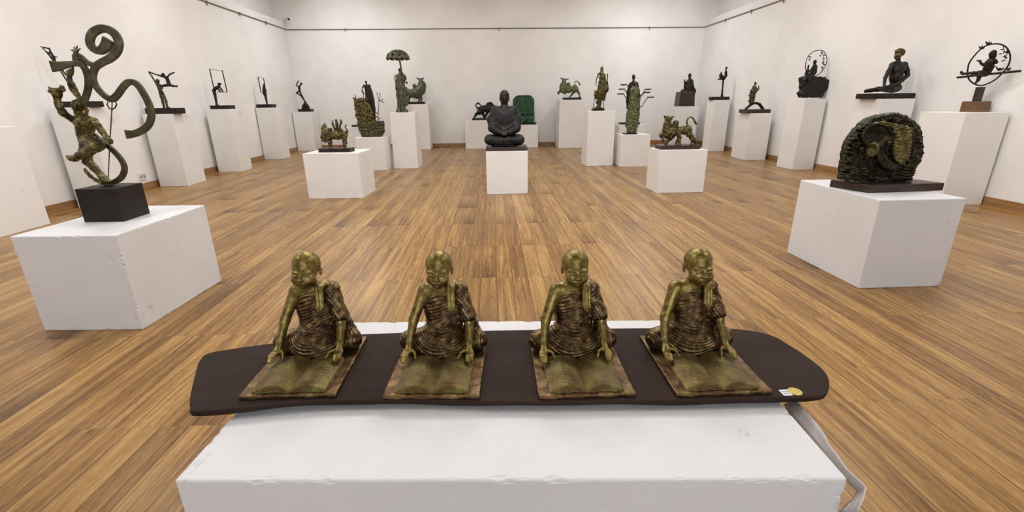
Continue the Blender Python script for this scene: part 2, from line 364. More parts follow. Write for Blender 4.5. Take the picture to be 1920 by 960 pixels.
# traced solid: shapes read at plane y in photo pixels, turned into metres there
class Trace:
    def __init__(s, y, k=1.5, sl=0, x0=0): s.sl, s.x0 = sl, x0; s.y = y; s.ops = []; s.m = SCL(y); s.k = k; s.dfn = None
    def P(s, x, z, dy=0):
        return W(x, z, s.y+s.sl*(x-s.x0)+dy*s.m)
    def u(s, x, z): p = W(x, z, s.y)-np.array([0, 0, EYE]); return float(p@FW)/FPX
    def c(s, pts, k=None, op='u'):               # chain: (x, z, r[, depth])
        k = s.k if k is None else k
        for a, b in zip(pts[:-1], pts[1:]):
            ua, ub = s.u(*a[:2]), s.u(*b[:2])
            s.ops.append(('cap', (s.P(a[0], a[1], a[3] if len(a) > 3 else 0), s.P(b[0], b[1], b[3] if len(b) > 3 else 0), a[2]*ua, b[2]*ub, k*ua, op)))
        return s
    def e(s, x, z, rx, rz, ry, dy=0, ang=0, k=None, op='u'):
        k = s.k if k is None else k; u = s.u(x, z)
        s.ops.append(('ell', (s.P(x, z, dy), (rx*u, ry*u, rz*u), k*u, op, rotm('y', math.radians(ang)) if ang else None))); return s
    def b(s, x0, z0, x1, z1, ry, dy=0, rd=.5, k=None, op='u'):
        k = s.k if k is None else k; a, b = s.P(x0, z0, dy), s.P(x1, z1, dy); u = s.u(x0, z0)
        hf = np.abs(b-a)/2; hf[1] = ry*u
        s.ops.append(('bx', ((a+b)/2, hf, rd*u, k*u, op))); return s
    def p(s, pts, ry, dy=0, rd=1, k=None, op='u'):
        k = s.k if k is None else k; Q = [s.P(*q[:2], dy) for q in pts]; u = s.u(*pts[0]); yc = s.y+dy*s.m
        s.ops.append(('poly', ([(q[0], q[2]) for q in Q], yc-ry*u, yc+ry*u, rd*u, k*u, op))); return s
    def bounds(s):
        lo, hi = [], []
        for n, a in s.ops:
            if n == 'cap': r = max(a[2], a[3]); lo.append(np.minimum(a[0], a[1])-r); hi.append(np.maximum(a[0], a[1])+r)
            elif n in ('ell',): m = max(a[1]); lo.append(a[0]-m); hi.append(a[0]+m)
            elif n == 'bx': lo.append(a[0]-a[1]); hi.append(a[0]+a[1])
            else: Q = np.array(a[0]); lo.append([Q[:, 0].min(), a[1], Q[:, 1].min()]); hi.append([Q[:, 0].max(), a[2], Q[:, 1].max()])
        return np.min(lo, 0), np.max(hi, 0)
    def build(s, name, mat, parent, h=.6, rough=0, rf=1.2, zmin=None):
        lo, hi = s.bounds(); f = Field(lo, hi, h*s.m)
        for n, a in s.ops: getattr(f, n)(*a)
        if s.dfn: f.disp(s.dfn)
        if rough: f.disp(lambda X, Y, Z: rough*s.m*noise3(X, Y, Z, rf/s.m))
        if zmin is not None: f.cutplane((0, 0, zmin), (0, 0, -1))
        return field_obj(name, f, M[mat], parent)

# ================================================================== ROOM
XL, XR, YB, YN, ZT, ZR = -5.9, 6.37, 14.93, -3.5, 4.75, 3.37
struct(mesh_obj('floor', *box_vf(XL-.6, XR+.6, YN, YB+.3, -.1, 0), M['floor']))
fl = bpy.data.objects['floor']; fl.data.transform(Matrix.Translation(fl.location)); fl.location = (0, 0, 0)
struct(mesh_obj('ceiling', *box_vf(XL-.6, XR+.6, YN, YB+.3, ZT, ZT+.1), M['ceiling']))
struct(mesh_obj('wall_back', *box_vf(XL-.6, XR+.6, YB, YB+.2, 0, ZT), M['wall']))
struct(mesh_obj('wall_front', *box_vf(XL-.6, XR+.6, YN-.2, YN, 0, ZT), M['wall']))
def side_wall(name, x, s):
    struct(mesh_obj(name, *merge([box_vf(min(x, x+s*.6), max(x, x+s*.6), YN, YB, 0, 3.55), box_vf(min(x+s*.3, x+s*.6), max(x+s*.3, x+s*.6), YN, YB, 3.55, ZT)]), M['wall']))
side_wall('wall_left', XL, -1); side_wall('wall_right', XR, 1)
for nm, b in (('baseboard_left', (XL, XL+.018, YN, YB, 0, .11)), ('baseboard_right', (XR-.018, XR, YN, YB, 0, .11)), ('baseboard_back', (XL+.018, XR-.018, YB-.018, YB, 0, .11))):
    struct(box(nm, b, M['skirting'], bev=.003))
# hanging rail with its hooks along three walls
def rail(name, a, b, hooks):
    parts = [tube_vf([a, b], .011, 8)]
    for t in hooks:
        p = np.array(a)*(1-t)+np.array(b)*t
        parts.append(tube_vf([p+[0, 0, .0], p+[0, 0, -.07]], .010, 6))
        parts.append(box_vf(p[0]-.018, p[0]+.018, p[1]-.018, p[1]+.018, p[2]-.012, p[2]+.02))
    V, F_ = merge(parts); struct(mesh_obj(name, V, F_, M['cord']))
rail('trim_1', (XL+.02, YN, ZR), (XL+.02, YB-.02, ZR), [i/14 for i in range(1, 14)])
rail('trim_2', (XR-.02, YN, ZR), (XR-.02, YB-.02, ZR), [i/14 for i in range(1, 14)])
rail('trim_3', (XL+.02, YB-.02, ZR), (XR-.02, YB-.02, ZR), [.135, .5, .865])
# wall camera in the far left corner
r = empty('security_camera', (-5.66, 14.66, 3.62), 'small black-lensed security camera in the far left corner above the rail', 'camera')
mesh_obj('bracket', *tube_vf([(-5.9, 14.8, 3.56), (-5.82, 14.76, 3.64), (-5.74, 14.7, 3.63)], .012, 8), M['white_plastic'], r, True)
mesh_obj('camera_body', *tube_vf([(-5.76, 14.74, 3.63), (-5.75, 14.73, 3.63), (-5.68, 14.62, 3.60), (-5.675, 14.61, 3.60)], [.03, .045, .045, .035], 14), M['white_plastic'], r, True)
mesh_obj('lens', *tube_vf([(-5.677, 14.62, 3.60), (-5.665, 14.60, 3.597)], [.034, .03], 14), M['black_plastic'], r, True)
# wall socket
r = empty('wall_socket', (XL+.005, 7.97, .155), 'white double wall socket low on the left wall', 'socket')
box('cover_plate', (XL, XL+.012, 7.89, 8.05, .155, .28), M['white_plastic'], r)
for dy in (-.035, .035):
    box('outlet', (XL+.012, XL+.016, 7.97+dy-.022, 7.97+dy+.022, .195, .24), M['grey_ink'], r, bev=.002)

# ================================================================== PLINTHS
def plinth(cx, y, w, d, h, a, label, worn=False):
    """cx,y = middle of the front edge."""
    c, s = math.cos(a), math.sin(a)
    V, F_ = box_vf(-w/2, w/2, 0, d, 0, h)
    X, Y = V[:, 0].copy(), V[:, 1].copy(); V[:, 0], V[:, 1] = X*c-Y*s, X*s+Y*c
    me = bpy.data.meshes.new('display_plinth'); me.from_pydata(V.tolist(), [], F_); me.update(); me.materials.append(M['plinth_worn' if worn else 'plinth'])
    o = bpy.data.objects.new('display_plinth', me); o.location = (cx, y, 0); C.objects.link(o)
    bevel(o, .007 if worn else .004, 2); tag(o, label, 'plinth'); return o
def worn_edges(o, amp):
    """turn a plinth's sharp box into a finely cut one with chipped, knocked edges"""
    import bmesh
    bm = bmesh.new(); bm.from_mesh(o.data)
    for m in list(o.modifiers): o.modifiers.remove(m)
    bmesh.ops.bevel(bm, geom=list(bm.edges), offset=.006, segments=3, profile=.5, affect='EDGES')
    ed = [e for e in bm.edges if e.calc_length() > .3]
    bmesh.ops.subdivide_edges(bm, edges=ed, cuts=110, use_grid_fill=True)
    bm.normal_update(); rnd = random.Random(3)
    ctr = sum((v.co for v in bm.verts), Vector())/len(bm.verts)
    hi = max(v.co.z for v in bm.verts)
    for v in bm.verts:
        n = sum(1 for f in v.link_faces if f.calc_area() > .002*.002)
        edgy = any(f.normal.length > 0 and max(abs(f.normal.x), abs(f.normal.y), abs(f.normal.z)) < .98 for f in v.link_faces)
        if edgy:
            q = v.co.x+v.co.y*1.3+v.co.z*1.7
            t = math.sin(q*37+1)*math.sin(q*91+2)+.6*math.sin(q*13)+rnd.uniform(-.35, .35)-.45
            v.co += Vector((-math.copysign(1, v.co.x-ctr.x), -math.copysign(1, v.co.y-ctr.y), -1 if v.co.z > ctr.z else 0))*amp*max(0, t)
    for f in bm.faces: f.smooth = False
    bm.to_mesh(o.data); bm.free()
PL = {}
def pl(key, cx, y, w, d, h, a, label, worn=False): PL[key] = (cx, y, w, d, h, a); return plinth(cx, y, w, d, h, a, label, worn)
near = pl('near', .014, .747, 1.384, .72, .614, -.048, 'wide low white plinth in the foreground with chipped edges, carrying the four reading monks', True)
worn_edges(near, .0028)
o = pl('A0', -2.562, 2.719, .626, .84, .623, -.038, 'worn white cube plinth at left under the scroll-tailed dancer sculpture', True); worn_edges(o, .004)
o = pl('X', 2.996, 3.055, .629, .87, .667, .006, 'low white plinth at right under the round dark relief sculpture', True)
pl('B', -5.64, 4.7, .5, .93, 1.143, 0, 'empty white pedestal cut off by the left edge of the photo')
pl('A', -5.55, 6.53, .5, .5, 1.333, 0, 'tall white pedestal by the left wall behind the scroll-tailed dancer')
pl('C', -5.594, 8.24, .469, .56, 1.208, .03, 'tall white pedestal by the left wall under the pair of acrobats')
pl('D', -5.565, 9.997, .481, .449, 1.256, 0, 'tall white pedestal under the figure bending into a large metal frame')
pl('E', -5.64, 12.209, .470, .449, 1.259, 0, 'tall white pedestal under the standing figure with the narrow frame')
pl('F', -5.600, 14.33, .538, .5, 1.116, .0, 'tall white pedestal in the far left corner under the leaning pole figure')
pl('G', -2.368, 6.883, .813, .652, .659, -.045, 'low wide white plinth under the bull with upright riders')
pl('H', -2.542, 9.82, .61, .42, .673, -.07, 'white plinth under the tall boat-shaped sculpture with textured panel')
pl('P2', -4.0, 13.85, .6, .5, .69, 0, 'low white plinth mostly hidden behind the boat-shaped sculpture')
pl('I', -1.886, 10.054, .515, .517, 1.148, -.029, 'tall white pedestal under the woman with a parasol')
pl('J', -2.13, 14.25, .47, .5, 1.292, 0, 'tall white pedestal by the back wall under the round-bodied green sculpture')
pl('K', -.40, 14.2, .88, .55, .815, 0, 'white plinth by the back wall under the small black bull')
pl('K2', .93, 14.33, .84, .5, .665, 0, 'white plinth by the back wall under the green relief panel')
pl('L', .194, 6.972, .624, .624, .638, .013, 'white cube plinth in the middle under the black seated meditating figure')
pl('M', 2.308, 13.98, .744, .8, 1.362, 0, 'tall white pedestal by the back wall under the striding green bull')
pl('N', 2.275, 9.966, .579, .469, 1.131, .05, 'tall white pedestal under the slim standing flute figure')
pl('O', 2.965, 9.756, .617, .556, .655, 0, 'white plinth under the robed woman with lotus leaves')
pl('P', 4.08, 13.8, .80, .5, .657, 0, 'white plinth mostly hidden behind the robed woman with lotus leaves')
pl('Q', 2.812, 6.827, .724, .477, .634, .034, 'low white plinth at right of centre under the bull with curled tail')
pl('R', 5.70, 13.9, .62, .6, 1.144, 0, 'tall white pedestal in the far right corner under the seated harpist on a brown block')
pl('S', 6.01, 12.469, .419, .419, 1.312, .014, 'tall narrow white pedestal by the right wall under the thin perched figure')
pl('T', 5.993, 10.507, .487, .66, 1.028, -.03, 'white pedestal by the right wall under the green figure standing on an arch')
pl('U', 6.10, 8.935, .429, .505, 1.322, .05, 'tall white pedestal by the right wall under the figure on a rock with a ring')
pl('V', 6.0, 6.95, .52, .55, 1.318, 0, 'tall white pedestal by the right wall under the thin seated man')
pl('W', 6.06, 5.659, .541, .656, 1.149, -.04, 'large white pedestal at far right under the figure in a hoop on a crossbar')
# peeled paint film hanging off the near plinth's right side
def G(px, py, z):
    d = FW + RT*(px-960)/FPX - UP*(py-480)/FPX; return np.array([0, 0, EYE])+d*((z-EYE)/d[2])
up_ = [(1492, 748, .606), (1506, 766, .606), (1520, 780, .604), (1534, 797, .603), (1548, 816, .602), (1555, 833, .600), (1569, 850, .598), (1590, 880, .596), (1611, 899, .594), (1625, 913, .592), (1621, 934, .580), (1606, 968, .560)]
lo_ = [(1470, 758, .580), (1486, 783, .575), (1502, 802, .57), (1518, 822, .57), (1534, 842, .565), (1545, 858, .56), (1560, 876, .56), (1578, 893, .56), (1594, 908, .56), (1608, 921, .56), (1598, 936, .55), (1572, 962, .54)]
V = []; F_ = []; n = len(up_)
for a_, b_ in zip(up_, lo_):
    a_, b_ = G(*a_), G(*b_)
    for k in range(4): V.append(a_+(b_-a_)*k/3+[.004*math.sin(k*1.05), 0, 0])
    for k in range(4): V.append(b_+(a_-b_)*k/3+[.004*math.sin((3-k)*1.05)-.0025, 0, 0])
for i in range(n-1):
    for k in range(8): F_.append((i*8+k, i*8+(k+1) % 8, (i+1)*8+(k+1) % 8, (i+1)*8+k))
F_ += [tuple(range(8))[::-1], tuple((n-1)*8+k for k in range(8))]
V = np.array(V)
pf = mesh_obj('peeling_paint_film', V-np.array(near.location), F_, M['skin_paint'], None, True)
pf.data.transform(Matrix.Translation(pf.location)); pf.location = (0, 0, 0); pf.parent = near; pf['label'] = 'loose curled film of paint'

# ================================================================== DARK SLAB WITH THE FOUR MONKS
ZT0 = .614
slab_root = empty('wooden_slab', (.03, 1.12, ZT0+.002), 'dark brown wavy-edged wooden slab lying on the foreground plinth under the monks', 'slab')
def slab():
    # outline in plan, counter-clockwise, smoothed
    P = [(-.745, .968), (-.66, .972), (-.45, .992), (-.2, .985), (.0, .966), (.2, .957), (.45, .948), (.68, .944), (.79, .942), (.835, .965), (.884, 1.04), (.889, 1.12), (.878, 1.19), (.860, 1.255), (.80, 1.295), (.70, 1.315), (.45, 1.330), (.08, 1.340), (-.3, 1.345), (-.55, 1.335), (-.70, 1.300), (-.80, 1.275), (-.868, 1.250), (-.872, 1.21), (-.838, 1.13), (-.79, 1.03), (-.762, .985)]
    P = np.array(P); n = len(P); Q = []
    for i in range(n):
        p0, p1, p2, p3 = P[i-1], P[i], P[(i+1) % n], P[(i+2) % n]
        for t in np.linspace(0, 1, 6)[:-1]:
            Q.append(.5*((2*p1)+(-p0+p2)*t+(2*p0-5*p1+4*p2-p3)*t*t+(-p0+3*p1-3*p2+p3)*t**3))
    Q = np.array(Q); c = Q.mean(0); V = []; prof = [(.0, .024), (-.004, .0235), (-.0065, .019), (-.010, .010), (-.022, .0)]
    # rings: top inner ... bottom
    nrm = []
    m = len(Q)
    for i in range(m):
        t = Q[(i+1) % m]-Q[i-1]; nn = np.array([t[1], -t[0]]); nrm.append(nn/np.linalg.norm(nn))
    rings = [(-.006, .030), (-.002, .0295), (0, .0270), (-.002, .0150), (-.110, .0)]
    for off, z in rings:
        for i in range(m):
            q = Q[i]+nrm[i]*off; wz = .002*math.sin(q[0]*9)+.0015*math.sin(q[0]*23+1)
            V.append((q[0], q[1], ZT0+z+(wz if 0 < z < .02 else 0)))
    F_ = []
    for r_ in range(len(rings)-1):
        for i in range(m):
            j = (i+1) % m; F_.append((r_*m+i, (r_+1)*m+i, (r_+1)*m+j, r_*m+j))
    F_.append(tuple(range(m))); F_.append(tuple((len(rings)-1)*m+i for i in range(m))[::-1])
    return mesh_obj('board', V, F_, M['slab'], slab_root)
slab()
# price label and sticker
zl = ZT0+.0303; LX, LY = .722, .962
V, F_ = box_vf(LX-.0115, LX+.0115, LY-.012, LY+.012, zl, zl+.0006)
lb = mesh_obj('price_label', V, F_, M['paper'], slab_root); lb['label'] = 'small white label with grey print'
TV = []
for (x, w) in ((-.007, .0035), (-.0015, .003), (.004, .0035)):
    for yy in (-.004, .004): TV.append(box_vf(LX+x, LX+x+w, LY+yy-.002, LY+yy+.002, zl+.0006, zl+.0009))
mesh_obj('print', *merge(TV), M['grey_ink'], slab_root)
a = np.linspace(0, 2*math.pi, 33)[:-1]
V = [(LX+.026+.0165*math.cos(t), LY+.003+.0165*math.sin(t), zl+z) for z in (.0002, .0010) for t in a]
F_ = [tuple(range(32))[::-1], tuple(32+i for i in range(32))]+[(i, (i+1) % 32, 32+(i+1) % 32, 32+i) for i in range(32)]
st = mesh_obj('round_sticker', V, F_, M['yellow'], slab_root); st['label'] = 'round yellow sticker'

ZS = ZT0+.030            # slab top
def build_monk():
    root = empty('monk_statue', (0, 0, 0))
    # base plate
    f = Field((-.125, -.002, -.002), (.125, .304, .013), .0015)
    f.bx((0, .151, .0055), (.1225, .151, .0055), .0025)
    f.disp(lambda X, Y, Z: .0012*np.sin(X*90+np.sin(Y*50)*2)*np.sin(Y*70+1)+0*Z)
    f.cutplane((0, 0, 0), (0, 0, -1))
    field_obj('base_plate', f, M['plate'], root, (0, 0, 0))
    # open book
    f = Field((-.10, 0, .008), (.10, .17, .04), .0011)
    def hb(X, Y):
        u = np.clip(np.abs(X-.001)/.092, 0, 1)
        top = .0135+.0155*(1-(1-np.clip(u/.42, 0, 1))**2)*(1-.75*np.clip((u-.42)/.58, 0, 1)**2)
        return top+.00008*np.sin(Y*520+3*np.sin(X*45)+2*np.sin(X*110))*(u < .93)+.0006*np.sin(Y*80+X*35)*(u < .9)
    def fb(X, Y, Z):
        H_ = hb(X, Y); d = np.maximum((Z-H_)*.8, .010-Z)
        lay = .0013*np.sin((H_-Z)*2*math.pi/.0050)
        d = np.maximum(d, np.abs(X)-(.093+lay)-(.016-Z)*.2); d = np.maximum(d, (.010+lay+(Z-.012)*.35)-Y)
        return np.maximum(d, Y-.166)
    f.put(fb, (-.1, 0, .008), (.1, .17, .04), 0)
    field_obj('open_book', f, M['book'], root, (0, 0, 0))
    # skin: head, neck, chest, arms, hands in one surface
    f = Field((-.115, .10, .012), (.115, .31, .325), .0014)
    hc = np.array([0, .232, .268]); K = .90                      # head built around hc, then scaled
    def hp(x, y, z): return hc+np.array([x, y-.236, z-.268])*K
    def hr(*r): return tuple(q*K for q in r)
    tilt = rotm('x', math.radians(-30))
    f.ell(hp(0, .238, .280), hr(.0415, .047, .041), .0, 'u', tilt)
    f.ell(hp(0, .212, .254), hr(.0325, .033, .038), .014, 'u', tilt)
    f.ell(hp(0, .199, .232), hr(.019, .017, .015), .012)
    for s in (-1, 1):
        f.ell(hp(s*.020, .196, .243), hr(.014, .014, .014), .010)              # cheek
        f.cap(hp(s*.006, .1815, .2685), hp(s*.026, .190, .269), .0022, .0015, .008)    # brow
        f.ell(hp(s*.0145, .1785, .2605), hr(.0100, .0058, .0055), .003, 's')    # socket
        f.ell(hp(s*.0145, .1850, .2590), hr(.0085, .0060, .0046), .002)        # closed lid
        f.cap(hp(s*.008, .1795, .2570), hp(s*.021, .1820, .2570), .0012, .0012, .001, 's')
        f.ell(hp(s*.0400, .242, .256), hr(.0036, .0075, .0115), .004)          # ear
        f.ell(hp(s*.0430, .238, .258), hr(.0025, .0045, .0075), .002, 's')
        f.ell(hp(s*.0385, .240, .246), hr(.0030, .0045, .0045), .004)
        f.ell(hp(s*.0062, .176, .2465), hr(.0040, .0045, .0035), .003)         # nostril wing
    f.cap(hp(0, .183, .267), hp(0, .1725, .249), .0032, .0050, .005)
    f.cap(hp(-.009, .1800, .2365), hp(.009, .1800, .2365), .0029, .0029, .003); f.cap(hp(-.007, .1830, .2305), hp(.007, .1830, .2305), .0031, .0031, .003)
    f.cap(hp(-.010, .1768, .2337), hp(.010, .1768, .2337), .0010, .0010, .001, 's')
    f.ell(hp(0, .189, .2225), hr(.009, .008, .007), .006)
    f.cap((0, .252, .19), (0, .232, .238), .0200, .0185, .012)
    f.cap((-.042, .252, .192), (.042, .252, .192), .021, .021, .014)
    f.ell((0, .252, .145), (.050, .034, .070), .015)
    def arm(s, sh, el, wr):
        f.cap(sh, el, .0180, .0140, .010); f.cap(el, wr, .0140, .0095, .006)
        w = np.array(wr); h0 = w+np.array([0, -.016, -.012])
        f.cap(w, h0, .0090, .0100, .006); f.ell(h0+[s*.001, -.003, -.003], (.0125, .0110, .0080), .005)
        for i, (dx, ln) in enumerate(((-.15, .002), (.35, .005), (.85, .003), (1.3, -.004))):   # index..little, fanned outwards
            b0 = h0+np.array([s*(dx-.25)*.0100, -.009, -.002]); m_ = b0+np.array([s*((dx-.3)*.001+.001), -.019-ln*.6, .000]); t_ = m_+np.array([s*(.001-dx*.0015), -.013-ln*.5, -.009])
            t_[2] = max(t_[2], .0300 if t_[1] < .158 else .020)
            f.cap(b0, m_, .0046, .0040, .002); f.cap(m_, t_, .0040, .0032, .001)
        b0 = h0+np.array([-s*.008, .001, 0]); m_ = b0+np.array([-s*.014, -.016, -.000]); t_ = m_+np.array([-s*.005, -.016, -.008]); t_[2] = max(t_[2], .024)
        f.cap(b0, m_, .0052, .0044, .003); f.cap(m_, t_, .0044, .0034, .001)
    arm(-1, (-.050, .250, .190), (-.081, .222, .112), (-.091, .184, .054))
    arm(1, (.052, .250, .190), (.078, .224, .108), (.081, .184, .054))
    f.cutplane((0, 0, .0135), (0, 0, -1))
    field_obj('monk_figure', f, M['brass'], root, (0, 0, 0))
    # robe: chest wrap, sleeve, crossed legs, lap
    f = Field((-.134, .14, .009), (.134, .31, .225), .0015)
    f.ell((.002, .253, .135), (.0570, .0405, .085), 0); f.cap((-.02, .254, .185), (.045, .254, .190), .022, .0240, .015)
    n_ = (-.60, 0, .80); f.cutplane((-.020, .25, .186), n_)
    f.cap((.052, .254, .190), (.076, .228, .118), .0235, .0205, .012)
    f.cap((.076, .236, .118), (.092, .262, .050), .020, .016, .015)
    for s in (-1, 1):
        f.cap((s*.03, .262, .040), (s*.099, .230, .042), .032, .029, .015)
        f.cap((s*.099, .228, .038), (s*.01, .182, .026), .026, .016, .010)
    f.ell((0, .235, .062), (.060, .046, .045), .02); f.ell((0, .200, .045), (.056, .034, .034), .015)
    f.cap((-.045, .272, .03), (.045, .272, .03), .026, .026, .015)
    def folds(X, Y, Z):
        wob = 1.4*np.sin(X*55+Z*30)+.8*np.sin(Z*95+X*40+Y*60)
        ch = np.sin((Z-.34*X-.25*Y)*2*math.pi/.0098+wob*1.1)
        rr = np.sqrt((X*1.25)**2+((.128-Z)+(.24-Y)*.35)**2)
        lp = np.sin(rr*2*math.pi/.0095+wob*1.2)
        sl = np.sin((Z*.8+X*1.0)*2*math.pi/.0125+wob*1.4)
        kn = np.sin((X*1.2+Y*.7)*2*math.pi/.013+wob)
        wc = 1/(1+np.exp(-(Z-.098)/.006)); ws = 1/(1+np.exp(-(X-.052)/.005))*wc; wk = 1/(1+np.exp(-(np.abs(X)-.068)/.005))*(1-wc)
        return -.0018*(ch*wc*(1-ws)+.5*sl*ws+(lp*(1-wk)+.5*kn*wk)*(1-wc))
    f.disp(folds); f.cutplane((0, 0, .0105), (0, 0, -1))
    field_obj('robe', f, M['robe'], root, (0, 0, 0))
    # folded shawl end over the shoulder
    f = Field((.012, .185, .13), (.065, .28, .225), .0013)
    f.bx((.030, .213, .186), (.0120, .0050, .030), .003, 0, 'u', rotm('x', math.radians(-13)))
    f.cap((.031, .224, .208), (.034, .262, .2100), .0105, .0105, .008)
    f.poly([(.018, .160), (.042, .158), (.037, .142), (.030, .138)], .198, .209, .002, .003)
    f.disp(lambda X, Y, Z: -.0008*np.sin(X*2*math.pi/.009+Z*20)+0*Y)
    field_obj('shawl_fold', f, M['brass'], root, (0, 0, 0))
    return root
def copy_tree(o, parent=None):
    c = o.copy(); C.objects.link(c); c.parent = parent
    for ch in list(o.children): copy_tree(ch, c)
    return c
monk = build_monk()
for i, (x, y, a, lab) in enumerate((
        (-.535, 1.006, -.004, 'bronze monk bowed over an open book, leftmost of the four on the dark slab'),
        (-.172, .984, -.05, 'bronze reading monk second from the left on the dark slab'),
        (.219, .966, .0, 'bronze reading monk third from the left on the dark slab'),
        (.562, .957, .0, 'bronze reading monk at the right end of the row, nearest the yellow sticker'))):
    o = monk if i == 0 else copy_tree(monk)
    o.location = (x, y, ZS); o.rotation_euler = (0, 0, a); tag(o, lab, 'statue', 'reading monk statues')

# ================================================================== SCULPTURES ON THE PEDESTALS
def base_on(key, x0, x1, zpx, y, dpx, mat, parent, name='base', rot=0, bev=.003, zref=None):
    """slab resting on plinth `key`: x from px x0..x1 read at the front edge, height from its top pixel row"""
    h = PL[key][4] if isinstance(key, str) else key
    zp = zref if zref else zpx+6
    a, b = W(x0, zp, y+(dpx if x0 > 960 else 0))[0], W(x1, zp, y+(dpx if x1 < 960 else 0))[0]; t = W((x0+x1)/2, zpx, y)[2]
    return box(name, (a, b, y, y+dpx, h+.0005, max(t, h+.012)), M[mat], parent, rot=rot, bev=bev), max(t, h+.012)

# --- dancer with scroll tail (left, on the worn plinth)
y0 = 3.175
r = empty('dancer_sculpture', (-2.57, y0, .6235), 'bronze running dancer with trident and big curling scroll bands on a dark cube', 'sculpture')
V, F_ = box_vf(-2.703, -2.447, 3.05, 3.29, .6235, .842, -.02); bevel(mesh_obj('base', V, F_, M['dark_wood'], r), .003)
def spl(P, n=5, closed=False):
    P = np.array(P, float); Q = []; m = len(P)
    rng = range(m if closed else m-1)
    for i in rng:
        p1, p2 = P[i], P[(i+1) % m]; p0 = P[i-1] if (closed or i > 0) else p1; p3 = P[(i+2) % m] if (closed or i < m-2) else p2
        for t in np.linspace(0, 1, n+1)[:-1]:
            Q.append(.5*((2*p1)+(-p0+p2)*t+(2*p0-5*p1+4*p2-p3)*t*t+(-p0+3*p1-3*p2+p3)*t**3))
    if not closed: Q.append(P[-1])
    return np.array(Q)
def band(name, pts, y, thick, mat, parent, deep=None):
    """flat strap of square section following a traced curve: pts (px, pz, half width px)"""
    Q = spl(pts, 6); P = np.array([W(q[0], q[1], y) for q in Q]); m = SCL(y); V, F_ = [], []; n = len(P); deep = deep or thick
    for i in range(n):
        t = P[min(i+1, n-1)]-P[max(i-1, 0)]; t = t/np.linalg.norm(t); nn = np.array([-t[2], 0, t[0]]); w = nn*Q[i][2]*m
        d = np.array([0, deep, 0]); b_ = .18
        for sx, sy in ((1, 1-b_), (1-b_, 1), (-1+b_, 1), (-1, 1-b_), (-1, -1+b_), (-1+b_, -1), (1-b_, -1), (1, -1+b_)): V.append(P[i]+w*sx+d*sy)
    for i in range(n-1):
        for k in range(8): F_.append((i*8+k, i*8+(k+1) % 8, (i+1)*8+(k+1) % 8, (i+1)*8+k))
    F_ += [tuple(range(8))[::-1], tuple((n-1)*8+k for k in range(8))]
    return V, F_
b1 = band('', [(204, 74, 8.5), (199, 86, 7.5), (187, 95.5, 5.6), (173.3, 89, 5.6), (168.5, 76, 5.7), (175, 61, 5.8), (193, 53.5, 5.8), (212, 60.5, 6), (222.5, 78, 6), (219, 96, 6), (207, 109, 5.6), (191.7, 117, 5.2), (180, 125, 5), (175.3, 136.7, 4.6), (175, 149, 4.5), (180, 161.7, 4.3), (190, 174, 4.3), (201.7, 183, 4.5), (210.8, 186, 5), (220, 178.3, 4.8), (228.3, 166.7, 4.6), (236.7, 157, 4.6), (245, 153.5, 4.6), (255, 156.7, 4.6), (265, 168.3, 4.7), (275, 186, 4.8), (281, 200, 5), (284, 214, 5), (281, 229.6, 5), (272, 241, 5.2), (259, 248.2, 5.4), (248, 251.2, 6), (237, 251.8, 7.2)], y0, .011, 'scroll', r)
b2 = band('', [(97, 124.5, 8.5), (108, 124, 7), (120, 122, 5.5), (136.7, 119.5, 4.2), (148.3, 119.5, 4.2), (158.3, 127, 4.4), (164.5, 141.7, 4.8), (166.2, 156.7, 4.8), (164, 172, 4.6), (158, 190, 4.4)], y0-.004, .010, 'scroll', r)
b3 = band('', [(143, 104, 5), (152, 108, 4.6), (163, 117, 4), (176.7, 121.5, 3.6), (188, 118, 3.4)], y0+.004, .009, 'scroll', r)
V, F_ = merge([b1, b2, b3]); mesh_obj('scroll_band', V, F_, M['scroll'], r)
V, F_ = band('', [(176, 252, 3), (186, 260, 3.3), (200.5, 272, 3.6), (218, 288, 4), (230, 304, 4.2), (233.5, 318, 4.4), (228, 332, 4.4), (214.6, 341, 4), (195, 345, 3.6)], y0+.01, .009, 'scroll', r)
mesh_obj('curved_tail', V, F_, M['scroll'], r)
s = Trace(y0, 3)
s.e(146, 198, 9.5, 11.5, 9.5, ang=8); s.c([(150, 190, 5.5), (156, 192, 5)]).c([(139, 203, 4), (142, 207, 3)], 2); s.e(148, 213, 6.5, 8, 6)
s.c([(150, 214, 6), (155, 224, 8)]); s.c([(145, 227, 8), (172, 228, 8.5)]); s.c([(158, 230, 15), (158, 248, 11.5), (162, 262, 12.5)], 5)
s.c([(140, 226, 6, 0), (130, 220, 5, -6), (117, 211, 6, -14), (112, 200, 5.4, -16), (107, 185, 5, -16), (106, 178, 7, -16)], 3)
s.e(104, 170, 13, 5, 8, dy=-16, ang=-6); s.c([(94, 166, 3, -16), (92, 164, 2, -16)], 2); s.c([(116, 164, 4, -16), (119, 169, 3, -16)], 2); s.e(108, 176, 7, 8, 7, dy=-16)
s.c([(176, 226, 6.5, 0), (184, 236, 5.4, -6), (191.6, 247, 5.2, -10), (199, 258, 4.2, -14), (206, 264.5, 4.6, -16)], 3)
s.c([(142, 197, 1.2, -9), (141.5, 203, 2, -11)], 1).c([(139, 195.5, 1, -8), (146, 194, 1.2, -9.5), (152, 194.5, 1, -8)], 1).c([(140, 208, 2, -8), (144, 217, 3, -8), (150, 219, 3, -7)], 2).c([(149, 188, 3), (158, 194, 3.4), (162, 206, 3), (163, 216, 2.4)], 2)
for k in range(4): s.c([(204+k*1.2, 260+k*2.4, 1.9, -18), (208.5+k*.6, 261.5+k*2.2, 1.8, -20), (208, 263+k*2, 1.4, -16)], .8)
